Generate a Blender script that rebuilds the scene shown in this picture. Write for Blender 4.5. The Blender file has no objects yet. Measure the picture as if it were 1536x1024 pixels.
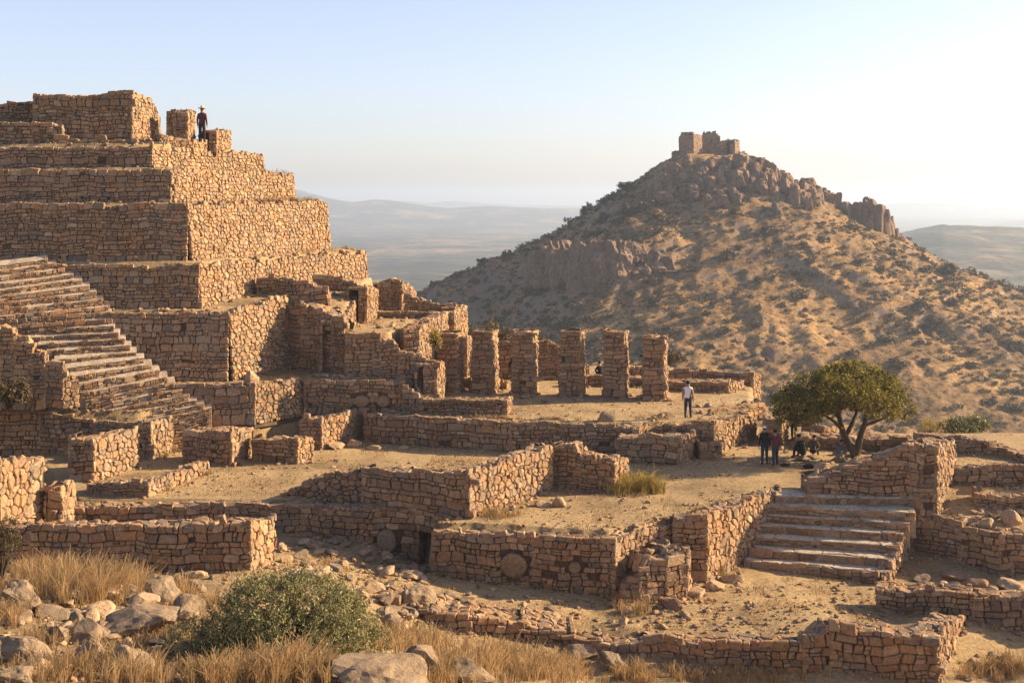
import bpy, math, random
import numpy as np
from mathutils import Vector, noise as mn

C = bpy.context.scene.collection
F = 1900.0; HV = 300.0; CU = 768.0        # focal length in photo pixels, horizon row, centre column
R = math.radians
SUN_AZ = 11.0; SUN_EL = 23.0

def W(u, v, Y): return ((u-CU)/F*Y, Y, -(v-HV)/F*Y)
def YZ(v, z): return -z*F/(v-HV)

# ---------------------------------------------------------------- noise
def vnoise(x, y, seed=0):
    x = np.asarray(x, float); y = np.asarray(y, float)
    xi = np.floor(x).astype(np.int64); yi = np.floor(y).astype(np.int64)
    fx = x-xi; fy = y-yi
    fx = fx*fx*(3-2*fx); fy = fy*fy*(3-2*fy)
    def h(a, b):
        n = (a*374761393 + b*668265263 + seed*1442695041) & 0xffffffff
        n = ((n ^ (n >> 13))*1274126177) & 0xffffffff
        n = ((n ^ (n >> 16))*2246822519) & 0xffffffff
        return ((n ^ (n >> 15)) & 0xffffff)/float(0xffffff)
    a = h(xi, yi); b = h(xi+1, yi); c = h(xi, yi+1); d = h(xi+1, yi+1)
    return (a*(1-fx)+b*fx)*(1-fy)+(c*(1-fx)+d*fx)*fy
def fbm(x, y, o=4, seed=0):
    s = 0; a = .5; 
    for i in range(o):
        s = s + a*(vnoise(x, y, seed+i*17)-.5); x = np.asarray(x)*2.03+3.1; y = np.asarray(y)*2.03+7.7; a *= .5
    return s*2

# ---------------------------------------------------------------- materials
def mat(name):
    m = bpy.data.materials.new(name); m.use_nodes = True
    nt = m.node_tree; b = nt.nodes['Principled BSDF']
    b.inputs['Roughness'].default_value = .95
    b.inputs['Specular IOR Level'].default_value = .15
    return m, nt, b
def nd(nt, t, **k):
    n = nt.nodes.new(t)
    for a, v in k.items(): setattr(n, a, v)
    return n
def ramp(nt, stops):
    r = nd(nt, 'ShaderNodeValToRGB'); e = r.color_ramp.elements
    while len(e) > 1: e.remove(e[-1])
    e[0].position = stops[0][0]; e[0].color = (*stops[0][1], 1)
    for p, c in stops[1:]:
        q = e.new(p); q.color = (*c, 1)
    return r
def noise_n(nt, scale, detail=4, rough=.6, vec=None, sc=None):
    n = nd(nt, 'ShaderNodeTexNoise'); n.inputs['Scale'].default_value = scale
    n.inputs['Detail'].default_value = detail; n.inputs['Roughness'].default_value = rough
    if vec is None:
        vec = nd(nt, 'ShaderNodeNewGeometry').outputs['Position']
    if sc:
        mp = nd(nt, 'ShaderNodeMapping'); mp.inputs['Scale'].default_value = sc
        nt.links.new(vec, mp.inputs['Vector']); vec = mp.outputs['Vector']
    nt.links.new(vec, n.inputs['Vector'])
    return n
def mixc(nt, fac, a, b, mode='MIX'):
    m = nd(nt, 'ShaderNodeMix', data_type='RGBA', blend_type=mode)
    for s, v in ((m.inputs[0], fac), (m.inputs[6], a), (m.inputs[7], b)):
        if isinstance(v, (int, float)): s.default_value = v
        elif isinstance(v, tuple): s.default_value = (*v, 1)
        else: nt.links.new(v, s)
    return m.outputs[2]
def bump(nt, b, src, strength, dist):
    n = nd(nt, 'ShaderNodeBump'); n.inputs['Strength'].default_value = strength
    n.inputs['Distance'].default_value = dist
    nt.links.new(src, n.inputs['Height']); nt.links.new(n.outputs[0], b.inputs['Normal'])

def stone_mat(name, stops, grey=.35, bs=.04, fine=9.0):
    m, nt, b = mat(name); g = nd(nt, 'ShaderNodeNewGeometry')
    r = ramp(nt, stops); nt.links.new(g.outputs['Random Per Island'], r.inputs[0])
    n1 = noise_n(nt, fine, 6, .7); n2 = noise_n(nt, .5, 4, .65)
    r1 = ramp(nt, [(.3, (.45, .43, .42)), (.5, (.95, .95, .95)), (.7, (1.3, 1.27, 1.2))]); nt.links.new(n1.outputs[0], r1.inputs[0])
    c = mixc(nt, 1.0, r.outputs[0], r1.outputs[0], 'MULTIPLY')
    r2 = ramp(nt, [(.38, (0, 0, 0)), (.62, (1, 1, 1))]); nt.links.new(n2.outputs[0], r2.inputs[0])
    mm = nd(nt, 'ShaderNodeMath', operation='MULTIPLY'); mm.inputs[1].default_value = grey
    nt.links.new(r2.outputs[0], mm.inputs[0])
    c = mixc(nt, mm.outputs[0], c, (.22, .175, .13))
    # dark lichen spots
    n3 = noise_n(nt, 3.0, 5, .75); r3 = ramp(nt, [(.60, (0, 0, 0)), (.72, (.6, .6, .6))]); nt.links.new(n3.outputs[0], r3.inputs[0])
    c = mixc(nt, r3.outputs[0], c, (.10, .085, .07))
    nt.links.new(c, b.inputs['Base Color'])
    n4 = noise_n(nt, fine*1.4, 8, .75)
    bump(nt, b, n4.outputs[0], .9, bs)
    return m
ST = [(p_, (c_[0]*.78, c_[1]*.75, c_[2]*.725)) for p_, c_ in [(0, (.24, .14, .08)), (.10, (.47, .30, .16)), (.2, (.36, .21, .11)), (.3, (.56, .38, .215)), (.38, (.27, .18, .11)), (.48, (.44, .28, .15)),
      (.57, (.50, .28, .14)), (.66, (.40, .28, .18)), (.75, (.22, .17, .13)), (.84, (.60, .43, .26)), (.92, (.34, .18, .095)), (1, (.50, .34, .20))]]
M_stone = stone_mat('masonry_stone', ST)
M_rock = stone_mat('field_rock', [(0, (.27, .185, .115)), (.4, (.34, .235, .145)), (.7, (.20, .145, .10)), (1, (.36, .25, .15))], .4, .12, 4.0)
M_crag = stone_mat('crag_rock', [(0, (.19, .12, .075)), (.5, (.26, .16, .095)), (1, (.16, .11, .075))], .25, .5, .9)
M_castle = stone_mat('castle_stone', [(0, (.24, .15, .095)), (.5, (.30, .19, .12)), (1, (.19, .125, .085))], .3, .1, 2.0)

def dirt_mat(name, a, b_, c_, s=.35, bs=.05):
    m, nt, b = mat(name)
    n1 = noise_n(nt, s, 6, .65); r = ramp(nt, [(.32, a), (.5, b_), (.68, c_)]); nt.links.new(n1.outputs[0], r.inputs[0])
    n2 = noise_n(nt, 7, 6, .75); r2 = ramp(nt, [(.35, (.62, .6, .57)), (.6, (1.1, 1.1, 1.1))]); nt.links.new(n2.outputs[0], r2.inputs[0])
    c = mixc(nt, 1.0, r.outputs[0], r2.outputs[0], 'MULTIPLY')
    nt.links.new(c, b.inputs['Base Color'])
    n3 = noise_n(nt, 3.5, 9, .8); bump(nt, b, n3.outputs[0], 1.0, bs)
    return m
M_mortar = dirt_mat('mortar', (.085, .055, .035), (.12, .08, .05), (.16, .11, .07), 1.2)
M_dirt = dirt_mat('packed_dirt', (.23, .16, .085), (.41, .285, .15), (.50, .355, .185), .28, .16)
M_pale = dirt_mat('pale_tread', (.36, .28, .20), (.46, .37, .27), (.52, .42, .31), 1.2, .03)
M_slab = dirt_mat('tread_slab', (.27, .19, .11), (.40, .285, .17), (.47, .34, .205), 1.6, .06)
M_tread = dirt_mat('step_tread', (.30, .22, .15), (.38, .28, .19), (.46, .34, .23), .8, .05)

def leaf_mat(name, stops, trans=.25):
    m, nt, b = mat(name); g = nd(nt, 'ShaderNodeNewGeometry')
    r = ramp(nt, stops); nt.links.new(g.outputs['Random Per Island'], r.inputs[0])
    n = noise_n(nt, 1.3, 3); r2 = ramp(nt, [(.35, (.7, .7, .7)), (.65, (1.25, 1.2, 1.1))]); nt.links.new(n.outputs[0], r2.inputs[0])
    c = mixc(nt, 1.0, r.outputs[0], r2.outputs[0], 'MULTIPLY')
    nt.links.new(c, b.inputs['Base Color']); b.inputs['Roughness'].default_value = .7
    t = nd(nt, 'ShaderNodeBsdfTranslucent'); nt.links.new(c, t.inputs['Color'])
    mx = nd(nt, 'ShaderNodeMixShader'); mx.inputs[0].default_value = trans
    out = nt.nodes['Material Output']
    nt.links.new(b.outputs[0], mx.inputs[1]); nt.links.new(t.outputs[0], mx.inputs[2]); nt.links.new(mx.outputs[0], out.inputs[0])
    return m
M_bush = leaf_mat('bush_leaves', [(0, (.08, .08, .03)), (.4, (.165, .16, .06)), (.75, (.27, .25, .11)), (1, (.42, .38, .22))], .2)
M_tree = leaf_mat('tree_leaves', [(0, (.06, .05, .012)), (.5, (.17, .145, .03)), (.8, (.28, .235, .05)), (1, (.42, .33, .08))], .3)
M_scrub = leaf_mat('scrub_leaves', [(0, (.06, .046, .026)), (.5, (.105, .08, .043)), (1, (.18, .13, .065))], .1)
M_ygrass = leaf_mat('yellow_green_grass', [(0, (.22, .18, .05)), (.5, (.36, .27, .07)), (1, (.50, .35, .12))], .3)
M_grass = leaf_mat('dry_grass', [(0, (.22, .13, .06)), (.3, (.36, .23, .11)), (.6, (.46, .31, .15)), (.85, (.58, .42, .23)), (1, (.24, .19, .08))], .35)
M_weed = leaf_mat('weeds', [(0, (.14, .11, .045)), (.4, (.26, .19, .08)), (.7, (.40, .28, .13)), (1, (.17, .17, .06))], .3)
M_orange = leaf_mat('orange_plant', [(0, (.45, .16, .03)), (1, (.60, .25, .06))], .3)

def bark_mat():
    m, nt, b = mat('bark'); n = noise_n(nt, 6, 6, .7, sc=(1, 1, .3)); r = ramp(nt, [(.3, (.04, .028, .02)), (.7, (.13, .09, .06))])
    nt.links.new(n.outputs[0], r.inputs[0]); nt.links.new(r.outputs[0], b.inputs['Base Color']); bump(nt, b, n.outputs[0], .8, .04); return m
M_bark = bark_mat()
def plain_mat(name, col, rough=.85, var=.15):
    m, nt, b = mat(name); n = noise_n(nt, 14, 4); r = ramp(nt, [(.3, tuple(c*(1-var) for c in col)), (.7, tuple(c*(1+var) for c in col))])
    nt.links.new(n.outputs[0], r.inputs[0]); nt.links.new(r.outputs[0], b.inputs['Base Color']); b.inputs['Roughness'].default_value = rough
    return m

def hill_mat():
    m, nt, b = mat('hillside_ground')
    g = nd(nt, 'ShaderNodeNewGeometry'); pos = g.outputs['Position']
    n1 = noise_n(nt, .035, 7, .68); r = ramp(nt, [(.33, (.11, .07, .036)), (.43, (.22, .135, .06)), (.54, (.36, .215, .09)), (.68, (.47, .30, .13))]); nt.links.new(n1.outputs[0], r.inputs[0])
    n2 = noise_n(nt, .8, 7, .75); r2 = ramp(nt, [(.38, (.30, .29, .27)), (.50, (.85, .83, .8)), (.62, (1.25, 1.2, 1.12))]); nt.links.new(n2.outputs[0], r2.inputs[0])
    c = mixc(nt, 1.0, r.outputs[0], r2.outputs[0], 'MULTIPLY')
    sx0 = nd(nt, 'ShaderNodeSeparateXYZ'); nt.links.new(g.outputs['True Normal'], sx0.inputs[0])
    n5 = noise_n(nt, .3, 4); av = nd(nt, 'ShaderNodeMath', operation='ADD'); nt.links.new(sx0.outputs[2], av.inputs[0])
    sc5 = nd(nt, 'ShaderNodeMath', operation='MULTIPLY'); sc5.inputs[1].default_value = .35; nt.links.new(n5.outputs[0], sc5.inputs[0]); nt.links.new(sc5.outputs[0], av.inputs[1])
    rs = ramp(nt, [(.80, (1, 1, 1)), (.93, (0, 0, 0))]); nt.links.new(av.outputs[0], rs.inputs[0])
    c = mixc(nt, rs.outputs[0], c, (.23, .165, .115))
    # far plain : field and tree bands
    sx = nd(nt, 'ShaderNodeSeparateXYZ'); nt.links.new(pos, sx.inputs[0])
    far = nd(nt, 'ShaderNodeMapRange'); far.inputs['From Min'].default_value = 560; far.inputs['From Max'].default_value = 900
    nt.links.new(sx.outputs[1], far.inputs['Value'])
    nf = noise_n(nt, .0055, 7, .75); rf = ramp(nt, [(.38, (.035, .038, .028)), (.50, (.07, .065, .042)), (.55, (.17, .125, .075)), (.62, (.30, .21, .125)), (.68, (.10, .085, .055))]); nt.links.new(nf.outputs[0], rf.inputs[0])
    ng = noise_n(nt, .02, 5, .7); rg = ramp(nt, [(.42, (.35, .36, .33)), (.55, (1, 1, 1))]); nt.links.new(ng.outputs[0], rg.inputs[0])
    cf = mixc(nt, 1.0, rf.outputs[0], rg.outputs[0], 'MULTIPLY')
    c = mixc(nt, far.outputs[0], c, cf)
    nt.links.new(c, b.inputs['Base Color'])
    n3 = noise_n(nt, .9, 8, .8); bump(nt, b, n3.outputs[0], 1.0, .6)
    return m
M_hill = hill_mat()

# ---------------------------------------------------------------- mesh helpers
def tag(o, label=None, cat=None, group=None, kind=None):
    if label: o['label'] = label
    if cat: o['category'] = cat
    if group: o['group'] = group
    if kind: o['kind'] = kind
    return o
def empty(name, loc, label, cat, group=None, rz=0):
    o = bpy.data.objects.new(name, None); C.objects.link(o); o.location = loc; o.rotation_euler = (0, 0, rz)
    o.empty_display_size = .3
    return tag(o, label, cat, group)
class MB:
    def __init__(s): s.V = []; s.F = []; s.M = []
    def add(s, V, Fc, m=0):
        o = len(s.V); s.V.extend(V); s.F.extend([tuple(i+o for i in f) for f in Fc]); s.M.extend([m]*len(Fc))
    def build(s, name, mats, parent=None, smooth=True, origin=None, flat_from=None):
        me = bpy.data.meshes.new(name)
        V = s.V
        if origin is not None: V = [(a-origin[0], b-origin[1], c-origin[2]) for a, b, c in V]
        me.from_pydata(V, [], s.F)
        for m in (mats if isinstance(mats, (list, tuple)) else [mats]): me.materials.append(m)
        me.polygons.foreach_set('material_index', s.M)
        me.polygons.foreach_set('use_smooth', [smooth]*len(s.F))
        me.update()
        o = bpy.data.objects.new(name, me); C.objects.link(o)
        if origin is not None: o.location = origin
        if parent: o.parent = parent
        return o
def npmesh(name, V, Q, mats, parent=None, smooth=False, mi=None):
    me = bpy.data.meshes.new(name); n, k = Q.shape
    me.vertices.add(len(V)); me.vertices.foreach_set('co', np.asarray(V, np.float32).ravel())
    me.loops.add(n*k); me.loops.foreach_set('vertex_index', Q.astype(np.int32).ravel())
    me.polygons.add(n); me.polygons.foreach_set('loop_start', np.arange(0, n*k, k, dtype=np.int32))
    for m in (mats if isinstance(mats, (list, tuple)) else [mats]): me.materials.append(m)
    if mi is not None: me.polygons.foreach_set('material_index', np.asarray(mi, np.int32))
    me.polygons.foreach_set('use_smooth', np.full(n, smooth))
    me.update(calc_edges=True); me.validate()
    o = bpy.data.objects.new(name, me); C.objects.link(o)
    if parent: o.parent = parent
    return o

# ---------------------------------------------------------------- ground of the site
def rbf(P, x, y):
    P = np.array(P, float); n = len(P)
    d = np.hypot(P[:, None, 0]-P[None, :, 0], P[:, None, 1]-P[None, :, 1])
    A = np.zeros((n+3, n+3)); A[:n, :n] = d; A[:n, n] = 1; A[:n, n+1] = P[:, 0]; A[:n, n+2] = P[:, 1]; A[n, :n] = 1; A[n+1, :n] = P[:, 0]; A[n+2, :n] = P[:, 1]
    A[range(n), range(n)] += 1e-3
    w = np.linalg.solve(A, np.concatenate([P[:, 2], [0, 0, 0]]))
    out = w[n]+w[n+1]*x+w[n+2]*y
    for i in range(n): out = out+w[i]*np.hypot(x-P[i, 0], y-P[i, 1])
    return out
cps = [(-100,1024,21),(100,1024,22),(300,1024,22.5),(500,1024,23),(700,1024,27),(900,1045,32),(1200,1060,35),(1536,1060,38),(1700,1040,38),
       (-100,930,28),(100,950,27),(300,950,27),(500,950,28),(620,965,32),(700,990,34),(800,1000,36.5),(890,1015,39.6),(1050,1040,38.8),(1200,1050,38.4),(1400,1055,38.6),(1500,1020,40.2),(1600,1000,41),
       (-100,870,36),(60,880,33),(200,868,38),(300,866,40),(420,870,39),(520,888,40.5),(600,900,42),(640,950,40.1),(720,963,40.1),(800,978,40.2),(860,992,40.2),(700,905,43),(820,915,43),(900,925,43),
       (60,860,42),(240,858,42.4),(400,850,43),(430,820,46.5),(520,838,46.5),(600,856,46),(680,872,45.5),(800,884,45),(900,900,44.4),
       (-60,820,46),(60,822,46.5),(120,828,46.8),(250,828,47),(380,826,47),(414,800,49),(560,806,49),(630,846,48.5),
       (950,945,41.4),(1100,945,41.5),(1250,940,41.6),(1400,938,41.9),(1000,900,44.6),(1100,868,47),(1200,868,47.2),(1330,878,46.9),(1450,870,47.2),(1536,866,47.4),(1700,866,47.4),
       (1440,905,44.5),(1536,910,44.5),(1345,935,42.9),(1480,960,41.8),(1560,990,41)]
G0 = [W(*p) for p in cps]
G0 += [(x, 12, -7.2) for x in (-12, -4, 4, 12)] + [(-30, 14, -7.5), (30, 14, -12), (38, 30, -14.5), (36, 46, -14.2), (-34, 30, -8.8), (-34, 42, -11)]
G0 += [(x, 54, -13.2) for x in (-20, -8, 4, 16)] + [(x, 64, -12.6) for x in (-38, -20, -4, 10, 26)] + [(x, 80, -13.5) for x in (-40, -20, 0, 15, 30, 45)]
floors = []   # (polygon [(x,y)], [(x,y,z)...])
def floor(pts, z=None, extra=()):
    q = []
    for p in pts:
        if z is None: q.append(W(*p))
        else:
            Y = p[2] if len(p) > 2 else YZ(p[1], z); q.append(((p[0]-CU)/F*Y, Y, z))
    floors.append((q, q+[W(*e) for e in extra]))
NX0, NX1, NY0, NY1, NS = -48.0, 44.0, 9.0, 92.0, .22
gx = np.arange(NX0, NX1, NS); gy = np.arange(NY0, NY1, NS)
def inpoly(X, Y, poly):
    c = np.zeros(X.shape, bool); n = len(poly); j = n-1
    for i in range(n):
        xi, yi = poly[i][:2]; xj, yj = poly[j][:2]
        if yi != yj:
            t = ((yi > Y) != (yj > Y)) & (X < (xj-xi)*(Y-yi)/(yj-yi)+xi); c ^= t
        j = i
    return c
# plaza, courts and terraces
floor([(640,770),(645,758),(652,785),(800,791),(915,798),(1000,778),(1050,766),(1160,733),(1392,739),(1398,739),(1440,740),(1560,735),(1560,640),(0,640),(60,700),(110,746),(112,750),(640,751)], -11.85)
floor([(546,620,62.8),(765,632,60.2),(955,639,59.3),(1000,637,59.6),(1060,632,60.2),(1122,618,62.2),(1130,600,66),(1130,570,74),(1115,548,80),(540,548,80)], -10.45)
floor([(-250,616,59.2),(60,616,59.2),(205,632,59),(280,622,61),(320,600,64),(300,560,68),(-250,560,68)], -9.85)
floor([(150,580,61.1),(383,580,61.1),(457,570,63.4),(610,570,63.6),(652,566,63.9),(655,545,70),(560,540,80),(150,540,80)], -8.9)
floor([(519,498,64.3),(580,500,64.3),(588,508,64.6),(600,497,67.5),(634,484,71),(665,472,75),(700,467,79),(700,455,86),(500,450,86),(518,480,68)], -6.75)
floor([(-250,470,62.4),(340,469,62.9),(428,443,67.4),(452,453,67.0),(497,472,66.2),(515,478,66.0),(539,437,71.8),(562,420,80),(-250,420,80)], None, [(-250,462,63.3),(299,461,63.8),(558,416,79.2)])
floor([(-250,397,63.8),(296,397,64.15),(545,380,79.4),(540,370,84),(-250,370,84)], None, [(-250,390,64.7),(281,389,65.1),(504,374,79.1)])
floor([(-250,308,65.1),(279,308,65.5),(487,303,79.3),(480,300,84),(-250,300,84)], None, [(-250,304,66),(256,303,66.3),(445,298,79.1)])
floor([(-250,256,66.3),(254,256,66.7),(437,263,79.3),(430,262,84),(-250,255,84)], None, [(-250,252,67.1),(228,250,67.4),(395,258,77.6)])
floor([(-250,222,67.4),(227,221,67.7),(390,233,78),(388,233,83),(-250,220,83)], None, [(0,216,70),(240,208,70)])
# right hand terraces
floor([(1388,773,50.8),(1440,789,49.6),(1500,800,48.7),(1620,809,48.2),(1620,752,51.5),(1432,740,52)])
floor([(1425,728,53.3),(1620,730,52.6),(1600,690,60),(1420,690,60)], -11.6)

def far_edge(x, y):
    y0 = np.interp(x, [9, 16], [82, 64.5])
    return -.6*np.maximum(0, y-y0) - .4*np.maximum(0, -x-44) - .5*np.maximum(0, x-40)
GX, GY = np.meshgrid(gx, gy)
GZ = rbf(G0, GX, GY) + .16*fbm(GX*.6, GY*.6, 4, 3)
mask = GY < 41
GZ = GZ + np.where(mask, np.clip((41-GY)/6, 0, 1)*.35*fbm(GX*.45, GY*.45, 4, 9), 0)
for q, qz in floors:
    k = inpoly(GX, GY, q); q = qz
    zz = sum(p[2] for p in q)/len(q) if max(p[2] for p in q)-min(p[2] for p in q) < .01 else rbf(q, GX, GY)
    GZ = np.where(k, zz + .05*fbm(GX*.8, GY*.8, 4, 5), GZ)
GZ += far_edge(GX, GY)
def gz(x, y):
    fx = (x-NX0)/NS; fy = (y-NY0)/NS
    i = int(min(max(fx, 0), len(gx)-2)); j = int(min(max(fy, 0), len(gy)-2)); a = min(max(fx-i, 0), 1); b = min(max(fy-j, 0), 1)
    return float((GZ[j, i]*(1-a)+GZ[j, i+1]*a)*(1-b)+(GZ[j+1, i]*(1-a)+GZ[j+1, i+1]*a)*b)
def gza(x, y):
    i = np.clip(((x-NX0)/NS).astype(int), 0, len(gx)-1); j = np.clip(((y-NY0)/NS).astype(int), 0, len(gy)-1)
    return GZ[j, i]
def hit(u, v, Y0=15):
    Y = Y0; 
    while Y < 90:
        x, y, z = W(u, v, Y)
        if gz(x, y) >= z: return (x, y, gz(x, y))
        Y += .1
    return None
V = np.stack([GX.ravel(), GY.ravel(), GZ.ravel()], 1); nx = len(gx); ny = len(gy)
ii = (np.arange(ny-1)[:, None]*nx+np.arange(nx-1)[None, :]).ravel()
Q = np.stack([ii, ii+1, ii+nx+1, ii+nx], 1)
tag(npmesh('site_ground', V, Q, M_dirt, smooth=True), kind='structure')

# ---------------------------------------------------------------- hill, plain and mountains : one sheet to the horizon
PK = (63.0, 420.0)
lt = np.array([(0,15.2),(8,15),(20,7.3),(34,-1),(47,-9.5),(56,-14),(65,-17.8),(74,-22),(91,-31),(120,-44),(160,-58),(230,-75),(400,-92),(900,-100)])
rt = np.array([(0,15.2),(12,14.4),(21,10.6),(32,5.0),(45,-3.0),(55,-8.5),(65,-14.2),(77,-22.0),(90,-27),(107,-33),(140,-46),(190,-60),(280,-78),(450,-92),(900,-100)])
ft = np.array([(0,15.2),(8,14.2),(20,8.5),(34,0.5),(47,-7.5),(60,-15),(80,-26),(100,-36),(118,-44),(135,-49.5),(150,-52),(180,-54),(230,-55),(420,-60),(900,-100)])
def smoothmax(a, b, k): 
    h = np.clip(.5+.5*(a-b)/k, 0, 1); return b*(1-h)+a*h+k*h*(1-h)
def bumpf(t, a, b, c, d):
    return np.clip((t-a)/(b-a), 0, 1)*np.clip((d-t)/(d-c), 0, 1)
def hill_z(x, y):
    dx = x-PK[0]; dy = y-PK[1]; r = np.hypot(dx, dy)+1e-6
    cx = dx/r; cy = dy/r
    wl = np.clip(-cx, 0, 1)**2; wr = np.clip(cx, 0, 1)**2; wf = 1-wl-wr
    wob = 1+.10*fbm(x*.02, y*.02, 3, 31)
    z = wl*np.interp(r*wob, lt[:, 0], lt[:, 1])+wr*np.interp(r, rt[:, 0], rt[:, 1])+wf*np.interp(r*wob, ft[:, 0], ft[:, 1])
    k = np.clip(r/14, 0, 1)
    z = z + k*(2.0*fbm(x*.045, y*.045, 5, 11) + .9*fbm(x*.22, y*.22, 4, 12) + .5*fbm(x*.55, y*.55, 3, 19) + .9*(.5-2*np.abs(fbm(x*.075, y*.06, 4, 15)))*np.clip((240-r)/90, 0, 1))
    xs = np.interp(y, [230, 300, 350, 395, 420], [-8, 4, 20, 42, 55])+3*fbm(y*.03, y*0, 3, 91)
    z = z - k*.34*smoothmax(xs-x, 0*x, 8)*np.clip((418-y)/25, 0, 1)*np.clip((x+70)/60, .25, 1)
    # gullies running down the slope
    ang = np.arctan2(dy, dx); g = fbm(ang*7+fbm(x*.03, y*.03, 2, 5)*1.5, r*.012, 3, 21); z = z - k*np.clip(r/90, 0, 1)*3.2*np.abs(g)*np.clip((260-r)/100, 0, 1)
    # spur with a cliff on the left of the front slope
    sx = x-(PK[0]-35); sy = y-(PK[1]-48)
    rad = np.hypot(sx/26, sy/22)
    ter = np.clip(1-rad, 0, 1)
    z = z + 4.0*np.clip(ter*1.8+.5*fbm(x*.12, y*.12, 4, 77)*(ter > 0), 0, 1)+1.2*k*np.maximum(0, fbm(x*.09, y*.09, 4, 78))+k*.5*fbm(x*.5, y*.5, 3, 79)
    return z
def valley_z(x, y):
    t = x/np.maximum(y, 1)
    z = np.where(y > 560, -98, -60.0) ; z = -60-38*np.clip((y-500)/500, 0, 1)
    z = z + 3*fbm(x*.008, y*.008, 3, 4)*np.clip((y-450)/300, 0, 1)
    h = hill_z(x, y); z = smoothmax(h, z, 6)
    site = -15.5-.42*np.maximum(0, y-84)-.35*np.maximum(0, np.abs(x)-46)+.6*fbm(x*.15, y*.15, 3, 8)
    z = np.where(y < 230, smoothmax(site, z, 3), z)
    # brown ridge on the right
    cr = np.interp(t, [.20, .27, .30, .34, .37, .405, .45, .6, .8], [0, 14, 50, 63, 60, 56, 50, 70, 60])
    z = z + cr*np.exp(-((y-1700)/620.0)**2)*(1+.35*fbm(x*.004, y*.004, 5, 6)) + 12*np.abs(fbm(x*.006, y*.006, 4, 14))*np.exp(-((y-1500)/450.0)**2)*np.clip((t-.24)/.08, 0, 1)
    # mountains
    def layer(Yc, wd, ts, vs, sd, am):
        hh = np.interp(t, ts, [-(v-HV)/F*Yc+98 for v in vs])
        return hh*np.exp(-((y-Yc)/wd)**2)*(1+am*fbm(t*30, y/Yc*4, 4, sd))
    z = z + layer(5200, 520, [-.8, -.3, -.18, -.167, -.145, -.125, -.11, -.095, -.075, -.05, -.02, .03, .07, .14, .2, .37, .40, .45, .8], [280, 275, 284, 286, 297, 303, 300, 302, 306, 312, 309, 313, 312, 320, 330, 340, 332, 324, 310], 51, .05)
    z = z + layer(8600, 700, [-.8, -.2, -.125, -.105, -.085, -.068, -.045, -.03, 0, .05, .1, .2, .28, .31, .34, .37, .41, .8], [285, 294, 302, 298, 301, 304, 301, 303, 307, 309, 307, 312, 308, 304, 304, 308, 314, 290], 52, .04)
    return z
tu = np.concatenate([np.linspace(-1.2, -.46, 22), np.linspace(-.44, .44, 430), np.linspace(.46, 1.2, 22)])
ty = np.concatenate([np.arange(80, 250, 2.2), np.arange(250, 520, .95), 520*1.028**np.arange(0, 108)])
TX = ty[:, None]*tu[None, :]; TY = np.repeat(ty[:, None], len(tu), 1)
TZ = valley_z(TX, TY)
nx = len(tu); ny = len(ty); ii = (np.arange(ny-1)[:, None]*nx+np.arange(nx-1)[None, :]).ravel()
tag(npmesh('hillside_and_plain', np.stack([TX.ravel(), TY.ravel(), TZ.ravel()], 1), np.stack([ii, ii+1, ii+nx+1, ii+nx], 1), M_hill, smooth=True), kind='structure')
FARY = float(ty[-1])
def vgrid(x, y):
    t = np.asarray(x)/np.asarray(y); i = np.interp(t, tu, np.arange(len(tu))); j = np.interp(y, ty, np.arange(len(ty)))
    i0 = np.minimum(i.astype(int), len(tu)-2); j0 = np.minimum(j.astype(int), len(ty)-2); a = i-i0; b = j-j0
    return (TZ[j0, i0]*(1-a)+TZ[j0, i0+1]*a)*(1-b)+(TZ[j0+1, i0]*(1-a)+TZ[j0+1, i0+1]*a)*b

# ---------------------------------------------------------------- masonry
def chaikin(p, r=.25):
    o = []
    n = len(p)
    for i in range(n):
        a = p[i]; b = p[(i+1) % n]
        o.append((a[0]*(1-r)+b[0]*r, a[1]*(1-r)+b[1]*r)); o.append((a[0]*r+b[0]*(1-r), a[1]*r+b[1]*(1-r)))
    return o
def stone(mb, poly, M, dout, gap, rng, depth=.12, rnd=.24, dome=.02, m=0, tilt=1.0):
    p = chaikin(poly, rnd); n = len(p)
    cs = sum(a for a, b in p)/n; ct = sum(b for a, b in p)/n
    ws = max(a for a, b in p)-min(a for a, b in p); wt = max(b for a, b in p)-min(b for a, b in p)
    if ws < .05 or wt < .04: return
    ks = max(.5, 1-gap/ws); kt = max(.5, 1-gap/wt)
    ta = rng.uniform(-.13, .13)*tilt; tb = rng.uniform(-.16, .16)*tilt
    e = min(ws, wt)*.10
    V = []
    for r_, (fs, ft_, d) in enumerate(((ks, kt, -depth), (ks, kt, dout*.5-.015), (ks*(1-2*e/ws), kt*(1-2*e/wt), dout+.006))):
        for a, b in p:
            u = a-cs; v = b-ct
            dd = d+(ta*u+tb*v if r_ else 0)+(rng.uniform(-.009, .009) if r_ == 2 else 0)
            V.append(M(cs+u*fs, ct+v*ft_, dd))
    V.append(M(cs+ws*rng.uniform(-.12, .12), ct+wt*rng.uniform(-.12, .12), dout+dome*rng.uniform(-.2, 1.3)))
    Fc = []
    for r_ in range(2):
        for i in range(n):
            j = (i+1) % n; Fc.append((r_*n+i, r_*n+j, (r_+1)*n+j, (r_+1)*n+i))
    c = 3*n
    for i in range(n): Fc.append((2*n+i, 2*n+(i+1) % n, c))
    mb.add(V, Fc, m)
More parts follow.
